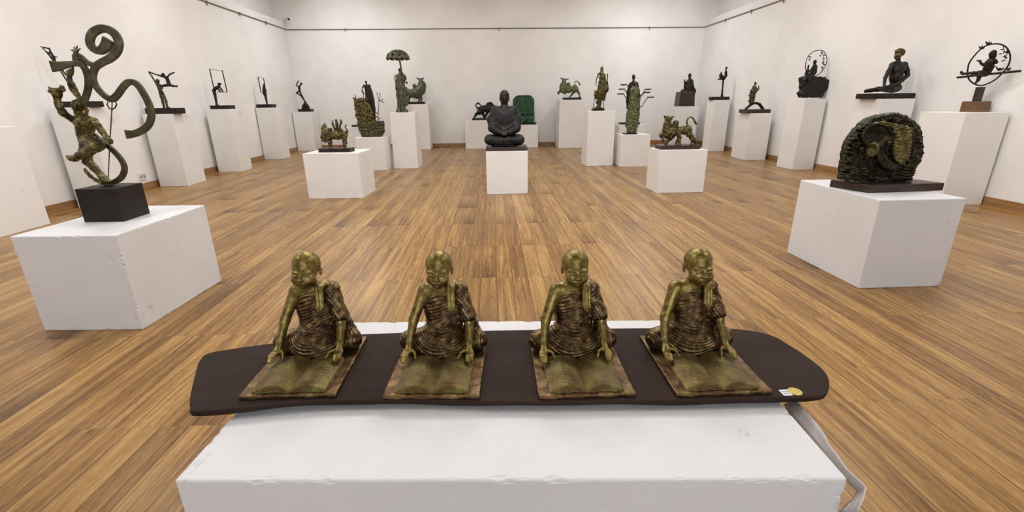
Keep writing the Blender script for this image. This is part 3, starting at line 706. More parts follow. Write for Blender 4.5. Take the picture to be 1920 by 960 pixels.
s.c([(168, 264, 12, -3), (181, 272, 11.5, -14), (176, 277, 9, -22)], 4); s.c([(180, 272, 10.5, -16), (166, 283, 9, -16), (150, 292, 7, -8)], 4)
s.c([(150, 291, 6.5, -8), (141, 297, 5.6, -8), (133, 297, 4.6, -8), (127, 294, 3, -8)], 3)
s.c([(162, 270, 11, 8), (160, 288, 9.5, 9), (164, 302, 7.5, 9), (176, 314, 6.2, 5), (188, 327, 5, 2), (194, 334, 5.5, 0), (200, 339, 4.6, -6), (206, 340, 3, -12)], 4)
s.c([(159, 318, 2.6, -2), (168, 329, 3, -2), (180, 338, 3, -2), (191, 343, 3.4, 0)], 2)
s.c([(180, 226, 2.5, 6), (176, 244, 2, 10), (171, 258, 3, 10)], 2)
s.dfn = None
s.build('figure', 'gold_olive', r, h=.7, rough=.7, rf=.6, zmin=.842)
s = Trace(y0-.03, 1)
s.c([(202.5, 341, .8), (203, 330, .9), (206, 266, 1.0), (209.8, 205, 1.0)]).c([(209.8, 206, 1.2), (210.2, 191, .8)])
for q in (-1, 1): s.c([(209.8, 205, 1.1), (209.8+q*5, 203, 1.2), (209.8+q*8.6, 197, 1.2), (209.8+q*7.8, 191, .8)], .6)
s.build('trident', 'scroll', r, h=.4)
s = Trace(y0, 1.6)                                                  # little hanging acrobat
s.e(128, 135, 3.2, 4, 3.4); s.c([(133, 131, 3.0), (135, 138, 2.6)]).c([(130, 141, 3.6), (130.5, 149, 3.8), (133, 156, 4.6)], 2)
s.c([(127, 142, 2.2), (121, 137, 1.7), (116.5, 131, 1.5)], 1).c([(134, 141, 2.2), (137, 134, 1.7), (136.5, 125, 1.5)], 1)
s.c([(131, 158, 4), (133, 167, 2.8), (141, 178, 2.2), (148, 184, 2.4)], 1.4).c([(136, 157, 3.8), (141, 166, 2.9), (147, 176, 2.3), (152, 185, 2.4)], 1.4)
s.build('hanging_acrobat', 'gold_olive', r, h=.5, rough=.4, rf=.9)
s = Trace(y0, 1.4)
s.e(142, 96, 4.5, 3, 3).c([(138, 95, 2), (132, 93.5, .8)]).c([(140, 93, 2), (139, 88, .7)]).c([(143, 92, 2), (145, 85.5, .7)]).c([(146, 94, 2), (151, 91, .7)]).c([(143, 97, 3.5), (141, 106, 4.5), (146, 112, 4)]).c([(139, 104, 2.6), (138.5, 116, 2.4)])
s.build('crouching_figure', 'scroll', r, h=.5, rough=.3, rf=1)

# --- sculpture A (behind the dancer)
y = 6.66
r = empty('acrobat_sculpture', (-5.4, y, 1.3335), 'dark slender acrobat on a leaning pole, on a long dark bar behind the scroll-tailed dancer', 'sculpture')
_, t = base_on('A', 101, 195, 190, y-.1, .2, 'dark_wood', r)
s = Trace(y, 1)
s.c([(77, 87, .9), (90, 101, 1.2), (104, 119, 1.3), (130, 158, 1.4), (150, 191, 1.8)], .5)
s.c([(82, 89, 1.3), (92, 91, 1.5), (97, 101, 1.6)], 1).e(94, 99, 2.4, 2.4, 2.4).c([(97, 101, 2), (101, 109, 2.2), (103, 114, 1.6)], 1).c([(100, 106, 1.5), (107, 107, 1)], 1).c([(88, 97, 1), (95, 106, 1.2)], 1)
s.build('acrobat', 'dark', r, h=.5)
# --- C pair of acrobats
y = 8.42
r = empty('acrobat_pair_sculpture', (-5.55, y, 1.2085), 'two slender bronze acrobats, one balanced outstretched on the other, on a dark bar', 'sculpture')
_, t = base_on('C', 272.5, 348.5, 202.5, y-.12, .24, 'dark_wood', r, zref=211)
s = Trace(y, 1)
s.c([(308, 203, 1.8), (305.5, 192, 2), (303, 182, 2.6), (301.5, 174, 3.2, -1), (299.5, 166, 3.4), (296.5, 160, 3.2)], 1.4).c([(317, 201.5, 1.5, -2), (313.5, 202, 1.8, -1), (311.5, 190, 2), (307, 181, 2.7), (303, 173, 3.2)], 1.4)
s.e(295.5, 152, 3.2, 3.8, 3.2).c([(297, 159, 3), (302, 161, 2), (304, 165, 2)], 1.2).c([(295, 160, 1.6), (287, 147, 1.3), (279.5, 135.5, 1.4)], 1)
s.build('standing_acrobat', 'olive', r, h=.5, rough=.3, rf=.8)
s = Trace(y, 1)
s.e(306, 141, 3.4, 4, 3.2).c([(304, 143, 2), (295, 140.5, 1.2), (286, 137.5, 1.2), (279.5, 135.2, 1.5)], 1).c([(308, 144, 2.2), (312.5, 146, 2.8), (315, 152, 3), (317, 158, 3.6)], 1.2)
s.c([(313, 145.5, 1.7), (319, 139, 1.3), (326.5, 135.8, 1.2)], 1).c([(316, 159.5, 2.8), (308, 160.5, 2.2), (302, 161, 1.8)], 1).c([(317, 159, 2.9), (324, 161, 2), (331.5, 162, 1.3), (333, 160.5, .9)], 1)
s.build('balancing_acrobat', 'dark', r, h=.5, rough=.3, rf=.8)
# --- D
y = 10.18
r = empty('frame_acrobat_sculpture', (-5.5, y, 1.2565), 'dark figure bending forward into a large open metal frame, on a dark bar', 'sculpture')
_, t = base_on('D', 394.3, 441.5, 197.5, y-.12, .24, 'dark_wood', r, zref=203.5)
s = Trace(y, 1)
s.c([(409, 197.8, 1.6, -2), (406.5, 196.5, 2), (404.5, 185, 2), (402.5, 176, 2.6), (401, 170, 2.9)], 1.2).c([(401, 170, 2.9), (404, 165.5, 2.8), (410, 162.5, 2.4)], 1.2)
s.e(411, 158, 2.8, 2.9, 2.6).c([(408.5, 157, 1.2), (414.5, 157, 1.2)], 1).c([(411, 163, 2), (415.5, 167.5, 1.5), (418, 171.5, 1.2)], 1).c([(407, 165, 1.5), (411.5, 170, 1.4), (414, 172, 1.2)], 1)
s.build('bending_acrobat', 'dark', r, h=.45, rough=.2, rf=.8)
f1 = [tube_vf([W(*p, y) for p in ((392.8, 129.5), (400.7, 164))], .011, 6), tube_vf([W(*p, y) for p in ((416.8, 132.5), (426, 173))], .011, 6), tube_vf([W(*p, y) for p in ((392.8, 129.5), (404, 131.5), (416.8, 132))], .004, 6), tube_vf([W(*p, y) for p in ((407, 172.8), (426, 173))], .005, 6)]
mesh_obj('frame', *merge(f1), M['dark'], r)
# --- E
y = 12.38
r = empty('frame_figure_sculpture', (-5.55, y, 1.2595), 'dark upright figure beside a narrow leaning metal frame, on a dark bar', 'sculpture')
_, t = base_on('E', 481.2, 518.5, 195.4, y-.12, .24, 'dark_wood', r, zref=200.8)
s = Trace(y, 1)
s.c([(501, 195.5, 1.3), (499, 186, 1.8), (497, 177, 2.8), (496, 169, 3), (495, 161.5, 2)], 1).e(495, 158.5, 1.7, 2, 1.7).c([(493.6, 165, 1.4), (494, 177, 1.2)], 1)
s.build('acrobat', 'dark', r, h=.4, rough=.2, rf=.8)
f1 = [tube_vf([W(*p, y) for p in ((483.7, 144.6), (489.5, 173.5))], .012, 6), tube_vf([W(*p, y) for p in ((494, 146.4), (497, 162))], .012, 6), tube_vf([W(*p, y) for p in ((483.7, 144.6), (494, 146.4))], .004, 6), tube_vf([W(*p, y) for p in ((489.5, 173.5), (495, 174))], .004, 6)]
mesh_obj('frame', *merge(f1), M['dark'], r)
# --- F
y = 14.5
r = empty('pole_acrobat_sculpture', (-5.5, y, 1.1165), 'small dark acrobat leaning on a pole rising from a rock, in the far left corner', 'sculpture')
_, t = base_on('F', 558.8, 588.5, 204.5, y-.12, .24, 'dark_wood', r, zref=208.5)
s = Trace(y, .8)
s.p([(566.5, 204.6), (581, 204.6), (578, 198), (574, 193), (572.3, 189), (570.6, 194), (567.5, 198)], 4, rd=1)
s.build('rock', 'dark', r, h=.4, rough=.5, rf=.8)
s = Trace(y, .8)
s.c([(573, 192, .8), (568, 182, .9), (564.5, 177, 1.3), (562, 171, 1.7)], .7).c([(571, 190, .8), (564, 179.5, 1), (556, 174.5, 1.4), (561, 171, 1.6)], .7).c([(562, 170, 1.7), (561, 165, 2.2), (561, 162, 1.7)], .7)
s.e(564.5, 157, 2.2, 2.3, 2.2).c([(562, 162, 1.4), (563.5, 159, 1.1)], .5).c([(560.5, 163, 1.2), (555.5, 160, 1), (559.5, 151.5, 1)], .6)
s.build('acrobat', 'dark', r, h=.4)

# --- bulls
def bull_legs(s, legs): 
    for L in legs: s.c(L, 1.5)
# G
y = 7.15
r = empty('bull_with_riders_sculpture', (-2.35, y, .6595), 'olive bronze bull with a crouching rider and upright flame-like figures on a dark slab', 'sculpture')
a, b = W(598.5, 284.5, 7.06), W(651.5, 284.5, 7.06)
box('base', (a[0], b[0]+.06, 7.03, 7.23, .6595, .712), M['dark_wood'], r, rot=-.04, bev=.003)
s = Trace(y, 2.5)
s.e(631, 253, 18, 8.5, 8).e(612, 252, 8.5, 12, 8).e(645, 253, 6.5, 8, 7, k=2).e(609, 262, 4.5, 5, 4).c([(610, 246, 5.5), (608, 238, 4), (604, 241.5, 2)], 2).c([(609, 236, 1.8), (609.3, 231, .8)], 1).c([(605, 257, 4), (605.5, 264, 2)], 2)
s.c([(615, 260, 4, -3), (617.5, 267, 2.6, -3), (617.7, 273, 2.4, -3)], 2).c([(619, 260, 4, 4), (620, 267, 2.4, 4), (620, 273, 2.2, 4)], 2).c([(646, 257, 4, -3), (648, 266, 2.4, -3), (647.5, 274, 2.2, -3)], 2).c([(644, 257, 4, 4), (645, 266, 2.2, 4), (645.5, 274, 2, 4)], 2)
s.c([(650, 249, 1.6), (652, 246, 1.4), (649, 241.5, 1.2), (647.3, 237.5, 1.2), (649.5, 234, 1.1), (651.5, 233.6, 1.2)], .6)
s.build('bull', 'gold_olive', r, h=.5, rough=.9, rf=.7, zmin=.712)
s = Trace(y, 1.5)
s.e(619.5, 243, 3.6, 3.6, 3.6).c([(619.5, 246, 3.4), (625, 250, 3)]).c([(623.4, 227, 1), (624, 233, 2.1), (626.5, 240, 1.8), (631, 246, 2.5)], 1).c([(630, 225.5, 2), (631.5, 232, 2.8), (632, 240, 2.4), (632, 246, 3)], 1).c([(638, 224.5, 1.2), (640, 229, 1.9), (637.5, 237, 1.5), (635, 244, 2)], 1).c([(638.5, 243, 3), (642, 247, 3)], 1)
s.build('riders', 'olive', r, h=.45, rough=.5, rf=.8)
# Q
y = 7.06
r = empty('bull_with_curled_tail_sculpture', (2.85, y, .6345), 'olive bronze walking bull with raised head, rider and high curled tail on a dark slab', 'sculpture')
a, b = W(1238, 279, 6.93), W(1313, 279, 6.93)
box('base', (a[0]+.0, b[0], 6.93, 7.17, .6345, .692), M['red_wood'], r, rot=.02, bev=.003)
s = Trace(y, 3)
s.e(1281, 244, 15, 8, 7.5).e(1262, 246, 11, 9, 7.5).e(1290, 244.5, 7.5, 9, 7).c([(1251, 248, 9), (1251, 234, 6.5), (1252.5, 226, 5.5)], 3).e(1253, 223, 7, 5, 5, ang=0, k=2).c([(1253, 222, 3.5), (1250, 231, 3)], 2).c([(1249, 221, 2.2), (1245.5, 217.5, 1.6)], 1).c([(1256, 222, 2.6), (1264.5, 218, .9)], 1)
s.e(1249, 243, 7, 11, 6.5, k=2).e(1254, 256, 8, 5, 5.5, k=2)
s.c([(1249, 254, 4, -4), (1240, 252, 3.2, -6), (1238.5, 254.5, 2.6, -6), (1244, 263, 2.2, -6), (1246, 265, 2.4, -6)], 1.5).c([(1262, 254, 4.5, 4), (1256, 261, 3, 4), (1251, 266, 2.4, 4), (1248, 269.5, 2.2, 4)], 1.5)
s.c([(1272, 250, 5, -4), (1273.5, 259, 3.4, -5), (1273.5, 268, 2.6, -5), (1273, 270.5, 3, -5)], 2).c([(1271, 262, 2.6, 0), (1266.5, 268.5, 2.2, 0)], 1)
s.c([(1292, 252, 5.5, -3), (1297, 260, 3, -4), (1298.5, 265, 2, -4), (1296, 270, 2.2, -4)], 2).c([(1294, 252, 5, 4), (1301, 262, 2.8, 4), (1304.5, 267, 2, 4), (1303, 270, 2, 4)], 2)
s.c([(1290.5, 237, 1.6), (1288.4, 231, 1.2), (1288, 226.5, 1.1), (1291, 221, 1.1), (1296, 219.2, 1.2), (1299.5, 222, 1.6), (1302.5, 227.5, 2.3), (1305, 231.5, 1.8), (1307.5, 234.5, .7)], .6)
s.build('bull', 'gold_olive', r, h=.5, rough=.8, rf=.6, zmin=.692)
s = Trace(y, 1.8)
s.e(1267.5, 229.5, 5.5, 4, 4.5).c([(1267, 231, 4.5), (1266, 238, 5.5), (1264, 243, 5)]).c([(1262, 233, 2), (1258, 238, 1.8)], 1)
s.build('rider', 'olive', r, h=.5, rough=.6, rf=.6)
# M
y = 14.3
r = empty('striding_bull_sculpture', (2.45, y, 1.3625), 'pale green bull with horned head and thin curled tail striding on a thin dark bar', 'sculpture')
_, t = base_on('M', 1054.8, 1090.2, 182.8, y-.1, .25, 'dark', r, zref=185.5)
s = Trace(y, 2)
s.e(1077.5, 166.5, 7, 7, 6).e(1056, 165, 7, 10, 6).e(1066, 167, 8, 7, 6).c([(1056, 160, 5), (1058, 151, 3.6)], 2).c([(1056, 149.5, 2), (1052, 147, 1.5)], 1).c([(1060, 149.5, 1.8), (1065.5, 147.8, .9)], 1).c([(1058, 150, 2.6), (1056.5, 156, 2)], 1)
s.e(1065.5, 158.5, 3.8, 4, 3.5).c([(1051, 171, 3), (1046.5, 173.5, 1.6), (1047.5, 177, 1.2)], 1).c([(1060, 173, 3), (1059, 176.5, 1.5)], 1).c([(1076, 171, 3.6), (1073, 176, 1.8), (1068.5, 182, 1.5)], 1.4).c([(1082, 170, 3.4), (1086, 176, 1.6), (1087, 182, 1.5)], 1.4)
s.c([(1079.5, 161, .9), (1077.3, 156, .7), (1078.5, 152.8, .7), (1081.5, 152, .8), (1084.5, 154.5, 1.5), (1087, 158, 1.5)], .5)
s.build('bull', 'pale_green', r, h=.45, rough=.7, rf=.7, zmin=t)
# K
y = 14.4
r = empty('black_bull_sculpture', (-.5, y, .8155), 'small black charging bull with looped rider shapes on a thin base behind the meditating figure', 'sculpture')
_, t = base_on('K', 885, 930, 221.6, y-.1, .25, 'black', r, zref=224)
s = Trace(y, 1.6)
s.c([(899, 210, 5), (907, 204, 5.5), (918, 203, 7), (924, 204, 5)], 3).c([(899, 210, 4), (893, 214, 2.4), (888.5, 222, 1.4)], 1.5).c([(903, 210, 4), (907, 216, 2.2), (908, 222, 1.6)], 1.5).c([(921, 207, 4), (924, 215, 2), (926, 222, 1.5)], 1.5).c([(915, 207, 4), (912, 216, 1.6), (909, 221, 1.5)], 1.2)
s.c([(900, 206, 1.6), (892, 199, 1.2), (892.5, 195.5, 1.1), (897, 193, 1.5), (901, 197, 1.2), (903, 203, 1.2)], .6).c([(894, 204, 1.2), (899, 201, 1.1), (902, 200, 1)], .6).c([(911, 200, 2), (914, 194.5, 1.7), (919, 192.5, 1.8), (924, 196, 1.7), (926, 202, 2)], 1)
s.build('bull', 'black', r, h=.45, rough=.4, rf=.7, zmin=t)
# --- H
y = 10.02
r = empty('boat_tapestry_sculpture', (-2.55, y, .6735), 'tall olive boat hull sculpture with textured panel and cloaked figure on top', 'sculpture')
s = Trace(y, 1.5)
s.p([(680, 256), (716, 256), (720, 247), (720.5, 234), (718, 226.5), (707, 226), (690, 231), (671, 228), (671, 234), (674, 244)], 9, rd=4)
s.dfn = lambda X, Y, Z: -.006*np.sin(Z*2*math.pi/.055+3*np.sin(X*9))*(Z > .76)
s.build('boat', 'olive', r, h=.7, rough=1.0, rf=.5, zmin=.6735)
s = Trace(y, 1.5)
s.p([(663.5, 184.5), (688, 184), (694, 196), (700, 212), (702, 228), (700, 240), (672, 240), (670, 226), (666, 205)], 4, dy=-4, rd=1.5)
s.c([(666, 186, 2.2, -5), (676, 187.5, 2.2, -5), (687, 186, 2.2, -5)], 1)
s.dfn = lambda X, Y, Z: -.011*np.sin(X*2*math.pi/.075+2*np.sin(Z*21))*np.sin(Z*2*math.pi/.085+2.2*np.sin(X*26))
s.build('textured_panel', 'gold_olive', r, h=.6, rough=1.2, rf=.5)
s = Trace(y, 1.8)
s.e(686.3, 153.5, 1.9, 2.4, 2).c([(686.5, 156, 1.2), (687, 159, 2)], 1).c([(683, 161, 2.4), (692, 161, 2.6)], 1.5).p([(683, 160), (694, 160), (698, 172), (701.5, 185), (704, 205), (704, 228), (694, 226), (688, 200), (685.5, 185), (684.5, 170)], 4, rd=2.5)
s.c([(682, 161, 1.6, -3), (679.3, 165, 1.2, -4), (679, 172, 1, -5), (682, 176, .9, -6)], .8)
s.build('cloaked_figure', 'dark', r, h=.5, rough=.4, rf=.5)
s = Trace(y+.03, .8)
s.c([(708.5, 230, .7), (709.5, 205, .6), (710.5, 190, .6), (707, 175, .6)], .5).c([(710.3, 192, .6), (712.5, 183, .5), (712, 174, .7)], .4).c([(711, 188, .6), (716, 190, .7), (720, 192.5, .8)], .4).c([(711, 190, .5), (715, 187, .5), (717, 186.3, 1)], .3).e(706.5, 174.5, 1.4, .9, 1).c([(709, 213, .5), (706.5, 212, 1.3)], .4).c([(709, 220, .5), (706, 219, 1.2)], .4).c([(709, 224, .5), (712.5, 221.5, 1)], .4)
s.build('plant_stem', 'scroll', r, h=.4)
Trace(y, .8).c([(667, 186, .8), (666.3, 182, .7), (666, 178.5, .9)], .5).build('finial', 'scroll', r, h=.4)
Trace(y, .8).c([(681.5, 186, .7), (681.3, 179, .6), (681, 172, .6)], .5).build('finial', 'scroll', r, h=.4)
# --- P2 / P: only the bases show
def half_hidden(key, x0, x1, zt, y, lab, depth=.3):
    h = PL[key][4]; a, b = W(x0, zt, y)[0], W(x1, zt, y)[0]
    r = empty('low_bronze_sculpture', ((a+b)/2, y+.15, h+.0005), lab, 'sculpture')
    box('base', (a, b, y, y+depth, h+.0005, h+.05), M['dark_wood'], r)
    q = np.array([(a+b)/2, y+.15, h+.05]); f = Field(q-[.16, .08, 0], q+[.16, .08, .2], .008)
    f.ell(q+[0, 0, .06], (.11, .06, .06), 0); f.ell(q+[-.03, 0, .12], (.05, .045, .05), .03); f.cap(q+[.08, 0, .08], q+[.12, 0, .02], .02, .015, .02); f.cutplane((0, 0, q[2]), (0, 0, -1))
    field_obj('figure', f, M['dark'], r)
half_hidden('P2', 658.5, 700, 232, 13.95, 'dark bronze base peeking out left of the boat-shaped sculpture')
half_hidden('P', 1164.5, 1201, 226, 13.9, 'dark bronze base peeking out on both sides of the robed woman with lotus leaves')
# --- I woman with parasol
y = 10.25
r = empty('parasol_woman_sculpture', (-1.9, y, 1.1485), 'grey-green robed woman holding a pierced parasol high above her head', 'sculpture')
s = Trace(y, 1.8)
s.c([(744, 208.3, 2.4), (763.5, 208.3, 2.4)], 1.5).c([(752, 207, 7.5), (753.5, 192, 8), (752, 178, 8.5), (750.5, 163, 8.2), (750.5, 148, 6.8), (751, 141, 5)], 3).e(749.3, 131, 2.6, 3.2, 2.6).c([(749.5, 133, 2), (750.5, 139, 2.4)], 1)
s.c([(746, 143, 3), (744, 153, 2.6, -3), (744, 166, 2.6, -4)], 1).c([(755, 142, 3), (757.5, 147, 2.4, -3), (753.5, 136, 2, -3)], 1).c([(759, 142, 1.3), (760, 147, 2.4), (758, 152, 1.6)], 1).c([(759, 154, 1.6), (762.5, 155, 2)], 1).c([(760, 165, 3), (764, 175, 2.6), (763, 195, 3)], 2).c([(752, 180, 1.5, -8), (755, 204, 2, -8)], 1)
s.dfn = lambda X, Y, Z: -.005*np.sin(X*2*math.pi/.045+Z*6)*(Z < 1.9)
s.build('robed_woman', 'verdigris', r, h=.6, rough=.8, rf=.5, zmin=1.1485)
s = Trace(y-.03, 1)
s.c([(753, 140, 2), (752, 128, 1.5), (749.5, 114, 1.6), (747.5, 106, 2.2)], .8)
s.build('parasol_pole', 'verdigris', r, h=.5)
c0 = W(746.3, 111, y-.02); m = SCL(y)
f = Field(c0-[20*m, 20*m, 5*m], c0+[20*m, 20*m, 17*m], .7*m)
f.ell(c0, (19*m, 17*m, 14.5*m)); f.ell(c0-[0, 0, .5*m], (17*m, 15*m, 12.6*m), 0, 's')
f.F = np.maximum(f.F, (c0[2]+(1.2-2.4*np.abs(np.sin(6*np.arctan2(f.ax[1][None, :, None]-c0[1], f.ax[0][:, None, None]-c0[0]))))*m-f.ax[2][None, None, :]).astype(np.float32))
rnd = random.Random(5)
for k in range(20):
    an = 2*math.pi*k/10+(.3 if k >= 10 else 0); el = .42 if k < 10 else .85
    q = c0+np.array([math.cos(an)*math.cos(el)*18*m, math.sin(an)*math.cos(el)*16*m, math.sin(el)*13.6*m]); f.ell(q, (2.6*m, 2.6*m, 2.3*m), .5*m, 's')
for k in range(10):
    an = 2*math.pi*k/10+.15; P_ = [c0+np.array([math.cos(an)*math.cos(e_)*17.6*m, math.sin(an)*math.cos(e_)*15.6*m, math.sin(e_)*13.2*m]) for e_ in (.05, .5, .95, 1.5)]
    for a_, b_ in zip(P_[:-1], P_[1:]): f.cap(a_, b_, .8*m, .8*m, .5*m)
field_obj('parasol_canopy', f, M['verdigris'], r)
s = Trace(y-.03, .8); s.c([(741, 141, 1.2), (740.5, 147, .8), (742.5, 163, .8)], .5).c([(742.5, 163, .8), (744.5, 170, 1)], .5).build('staff', 'verdigris', r, h=.4)
# --- J
y = 14.5
r = empty('round_bodied_sculpture', (-2.05, y, 1.2925), 'round-bodied green bird-like sculpture on short legs behind the woman with a parasol', 'sculpture')
_, t = base_on('J', 764, 797.5, 190.7, y-.1, .25, 'dark', r, zref=193.5)
s = Trace(y, 3)
s.c([(761.5, 166, 1.8), (765, 171, 4), (772, 175, 7), (781, 174.5, 9), (788, 168, 9.5), (791, 159, 7), (789.5, 153, 4)], 3).c([(789, 154, 3.4), (788, 150, 2.6)], 1.5).c([(788, 150, 1.8), (782.5, 147, 1.1)], 1).c([(788, 150, 1.8), (793.5, 147, 1.1)], 1).c([(782.5, 147.2, 1), (788, 149, 1.5), (793.5, 147.2, 1)], 1).e(777, 160.5, 3.4, 3.2, 3, k=2).c([(777, 163, 2.6), (778, 168, 3)], 1.5)
s.c([(785, 180, 3), (786, 186, 1.8), (786, 190.5, 2)], 1.5).c([(789, 180, 2.6, 5), (791, 190.5, 1.6, 5)], 1).c([(769, 180, 3), (766.5, 186, 2), (767.5, 190.5, 1.8)], 1.5)
s.build('body', 'verdigris', r, h=.5, rough=.7, rf=.5, zmin=t)
# --- K2 green relief
y = 14.5
r = empty('green_relief_panel', (1.0, y, .6655), 'upright green patinated relief panel with rounded top corners, right of the meditating figure', 'relief')
_, t = base_on('K2', 955, 1005.5, 230.2, y-.12, .28, 'dark', r, zref=233.5)
s = Trace(y, 1)
s.p([(962, 231), (1001.5, 231), (1001.5, 187), (998, 181), (993, 178.5), (973, 178.5), (966, 181), (961.7, 188)], 3.5, rd=1.2)
s.e(981, 222, 8, 5, 2, dy=-4, k=2).e(974, 217, 3.4, 4.4, 2, dy=-4, k=1.5).c([(972, 219, 1.3, -4.5), (971, 228, 1.1, -4.5)], 1)
for q in (976, 980, 986, 991): s.c([(q, 223, 1.2, -4), (q, 230, 1.2, -4)], 1)
s.c([(967, 213, 2, -4), (999, 213, 1.2, -4)], 1)
s.dfn = lambda X, Y, Z: -.009*(np.sin(X*75+2.5*np.sin(Z*33))*np.sin(Z*88+2*np.sin(X*41)+1)+.5*np.sin(Z*150+3*np.sin(X*60)))*(Z > .93)*(Y < y)
s.build('panel', 'green', r, h=.5, rough=.6, rf=.5, zmin=t)
# --- L seated meditating figure
y = 7.27
r = empty('seated_meditating_figure', (.2, y, .6385), 'black bronze figure seated cross-legged in meditation on the central cube plinth', 'sculpture')
a, b = W(911, 284, 7.05), W(989, 283.7, 7.05)
box('base', (a[0], b[0], 7.05, 7.47, .6385, .695), M['red_wood'], r, bev=.004)
s = Trace(y, 4)
s.e(945.8, 184, 8, 12.5, 9.5).e(945.8, 178, 9, 8.2, 9.6, k=.6).e(945.8, 171.2, 5, 2.2, 5, k=2).c([(945.8, 193, 6), (945.8, 203, 6.5)], 3)
for q in (-1, 1):
    s.e(945.8+q*8.2, 185, 1.2, 5, 2, k=.8).c([(945.8+q*17, 205, 7.5, 0), (945.8+q*24, 224, 8.5, 0), (945.8+q*22, 240, 8, -6), (945.8+q*9, 248, 5.5, -19)], 4)
    s.c([(945.8+q*12, 266, 11, 0), (945.8+q*27, 261.5, 9, -12), (945.8+q*29, 261.5, 8.4, -12)], 3).c([(945.8+q*28, 263, 8, -13), (945.8+q*5, 263.5, 7, -24)], 3)
    s.e(945.8+q*3.2, 181.5, 2.2, 1, 1, dy=-9, k=.6).c([(945.8+q*1.4, 178.6, .6, -9.2), (945.8+q*5, 178, .6, -8.4)], .6)
s.c([(945.8, 180, .9, -9.3), (945.8, 186, 1.6, -10.2)], 1).c([(943.4, 189.6, .8, -9), (948.2, 189.6, .8, -9)], .8)
s.e(945.8, 226, 24, 26, 13, k=6).e(945.8, 246, 22, 12, 15, k=6).e(945.8, 268, 26, 5, 15, k=3).c([(940, 249, 3.6, -22), (951, 249, 3.6, -22)], 2)
for k in range(4): s.c([(940+k*3.6, 250, 1.6, -25), (943+k*2.2, 253, 1.5, -26)], .6)
s.c([(930, 272, 3.4), (962, 272, 3.4)], 2).b(924, 269.5, 967.5, 276.3, 15, rd=2.5, k=2)
def f(X, Y, Z):
    dx = np.abs(X-.187); return -.0012*np.sin((dx*.9+(Z-.95)*.9)*2*math.pi/.035+np.sin(X*22)*.6)*(Z > .86)*(Z < 1.19)*(Y < 7.3)-.0016*np.sin((dx*.5-Z+Y*.5)*2*math.pi/.03)*(Z <= .86)*(Z > .74)
s.dfn = f
s.build('seated_figure', 'black', r, h=.6, rough=.3, rf=.4, zmin=.695)
# --- N flute figure
y = 10.16
r = empty('flute_figure_sculpture', (2.3, y, 1.1315), 'slim golden-olive standing figure with flared garment and thin staffs on a small base', 'sculpture')
_, t = base_on('N', 1109, 1133.5, 203, y-.1, .22, 'dark', r, zref=206.5)
s = Trace(y, 2)
s.c([(1117, 203, 2), (1128, 203, 2)], 1).c([(1121.5, 203, 3.4), (1123.5, 192, 4.4), (1125, 181, 7), (1126, 174, 8.5)], 2.5).c([(1128, 176, 8.5), (1131, 166, 9.2), (1130, 156, 7), (1128.5, 146, 5.2), (1128.5, 137, 4.4)], 3).e(1136, 163, 5, 8, 5, k=3).e(1128.6, 129.5, 2.5, 3.6, 2.6).c([(1128.8, 126.5, 1.7), (1128.5, 124.8, 1)], 1).c([(1128.6, 132, 1.8), (1128.6, 137, 2.2)], 1)
s.c([(1124.5, 137, 2.2), (1121.5, 141, 1.6), (1119.8, 145, 1.2)], 1).c([(1133, 140, 2), (1135.5, 152, 1.8), (1139, 156, 1.8)], 1).e(1119, 176, 4.5, 5, 3.5, k=2).c([(1115.5, 171, 1.6), (1115.6, 184, 1.4)], 1).c([(1133, 182, 2.6), (1132.5, 188, 1.6)], 1)
s.dfn = lambda X, Y, Z: -.006*np.sin(X*2*math.pi/.05+Z*8)
s.build('standing_figure', 'gold_olive', r, h=.5, rough=.7, rf=.6, zmin=t-.001)
for P_ in ([(1120, 144, .9), (1117.8, 150, .9), (1117.6, 160, .8)], [(1139.2, 139, 1.3), (1139.2, 144, .9), (1139, 157, .8)], [(1115.5, 180, .8), (1113.5, 192, .7), (1112.5, 203, .8)], [(1116.5, 184, .7), (1118.5, 195, .6)], [(1131, 184, .8), (1131.5, 203, .8)]):
    Trace(y-.03, .6).c(P_, .4).build('staff', 'scroll', r, h=.4)
# --- O robed woman with lotus leaves
y = 10.0
r = empty('lotus_woman_sculpture', (2.9, y, .6555), 'tall green-robed woman with dark head and lotus leaves on stems at both sides', 'sculpture')
a, b = W(1172.3, 246.5, y-.11), W(1195.5, 246.5, y-.11); box('base', (a[0], b[0], y-.11, y+.11, .6555, .675), M['dark'], r)
s = Trace(y, 2)
s.c([(1184.5, 243, 9.5), (1185, 232, 11.5), (1186.5, 216, 11.5), (1188, 200, 11), (1189.5, 184, 10.5), (1188.5, 170, 8.2), (1189, 160, 5.6)], 3)
s.e(1196, 182, 3.4, 6, 4, k=2)
s.dfn = lambda X, Y, Z: -.004*np.sin(X*70+2*np.sin(Z*60))*np.sin(Z*75+2*np.sin(X*50))
s.build('robe', 'pale_green', r, h=.55, rough=.9, rf=.7, zmin=.674)
s = Trace(y, 1.5)
s.e(1188, 145, 2.9, 4.4, 3).e(1188, 141, 1.8, 1.6, 1.8, k=1).c([(1188, 148, 1.6), (1188, 153, 2.2)], 1).c([(1184, 157, 3.2), (1193, 157, 3.4)], 2).c([(1181, 160, 3.2), (1178.5, 172, 3.4), (1177, 190, 3), (1176.5, 203, 2)], 2).c([(1194, 158, 3), (1196.5, 170, 2.6), (1198, 178, 2.4, -6), (1194, 181, 2, -9)], 1.5).e(1188, 158, 5, 5, 7, k=2)
s.build('upper_body', 'dark', r, h=.5, rough=.4, rf=.6)
s = Trace(y, .8)
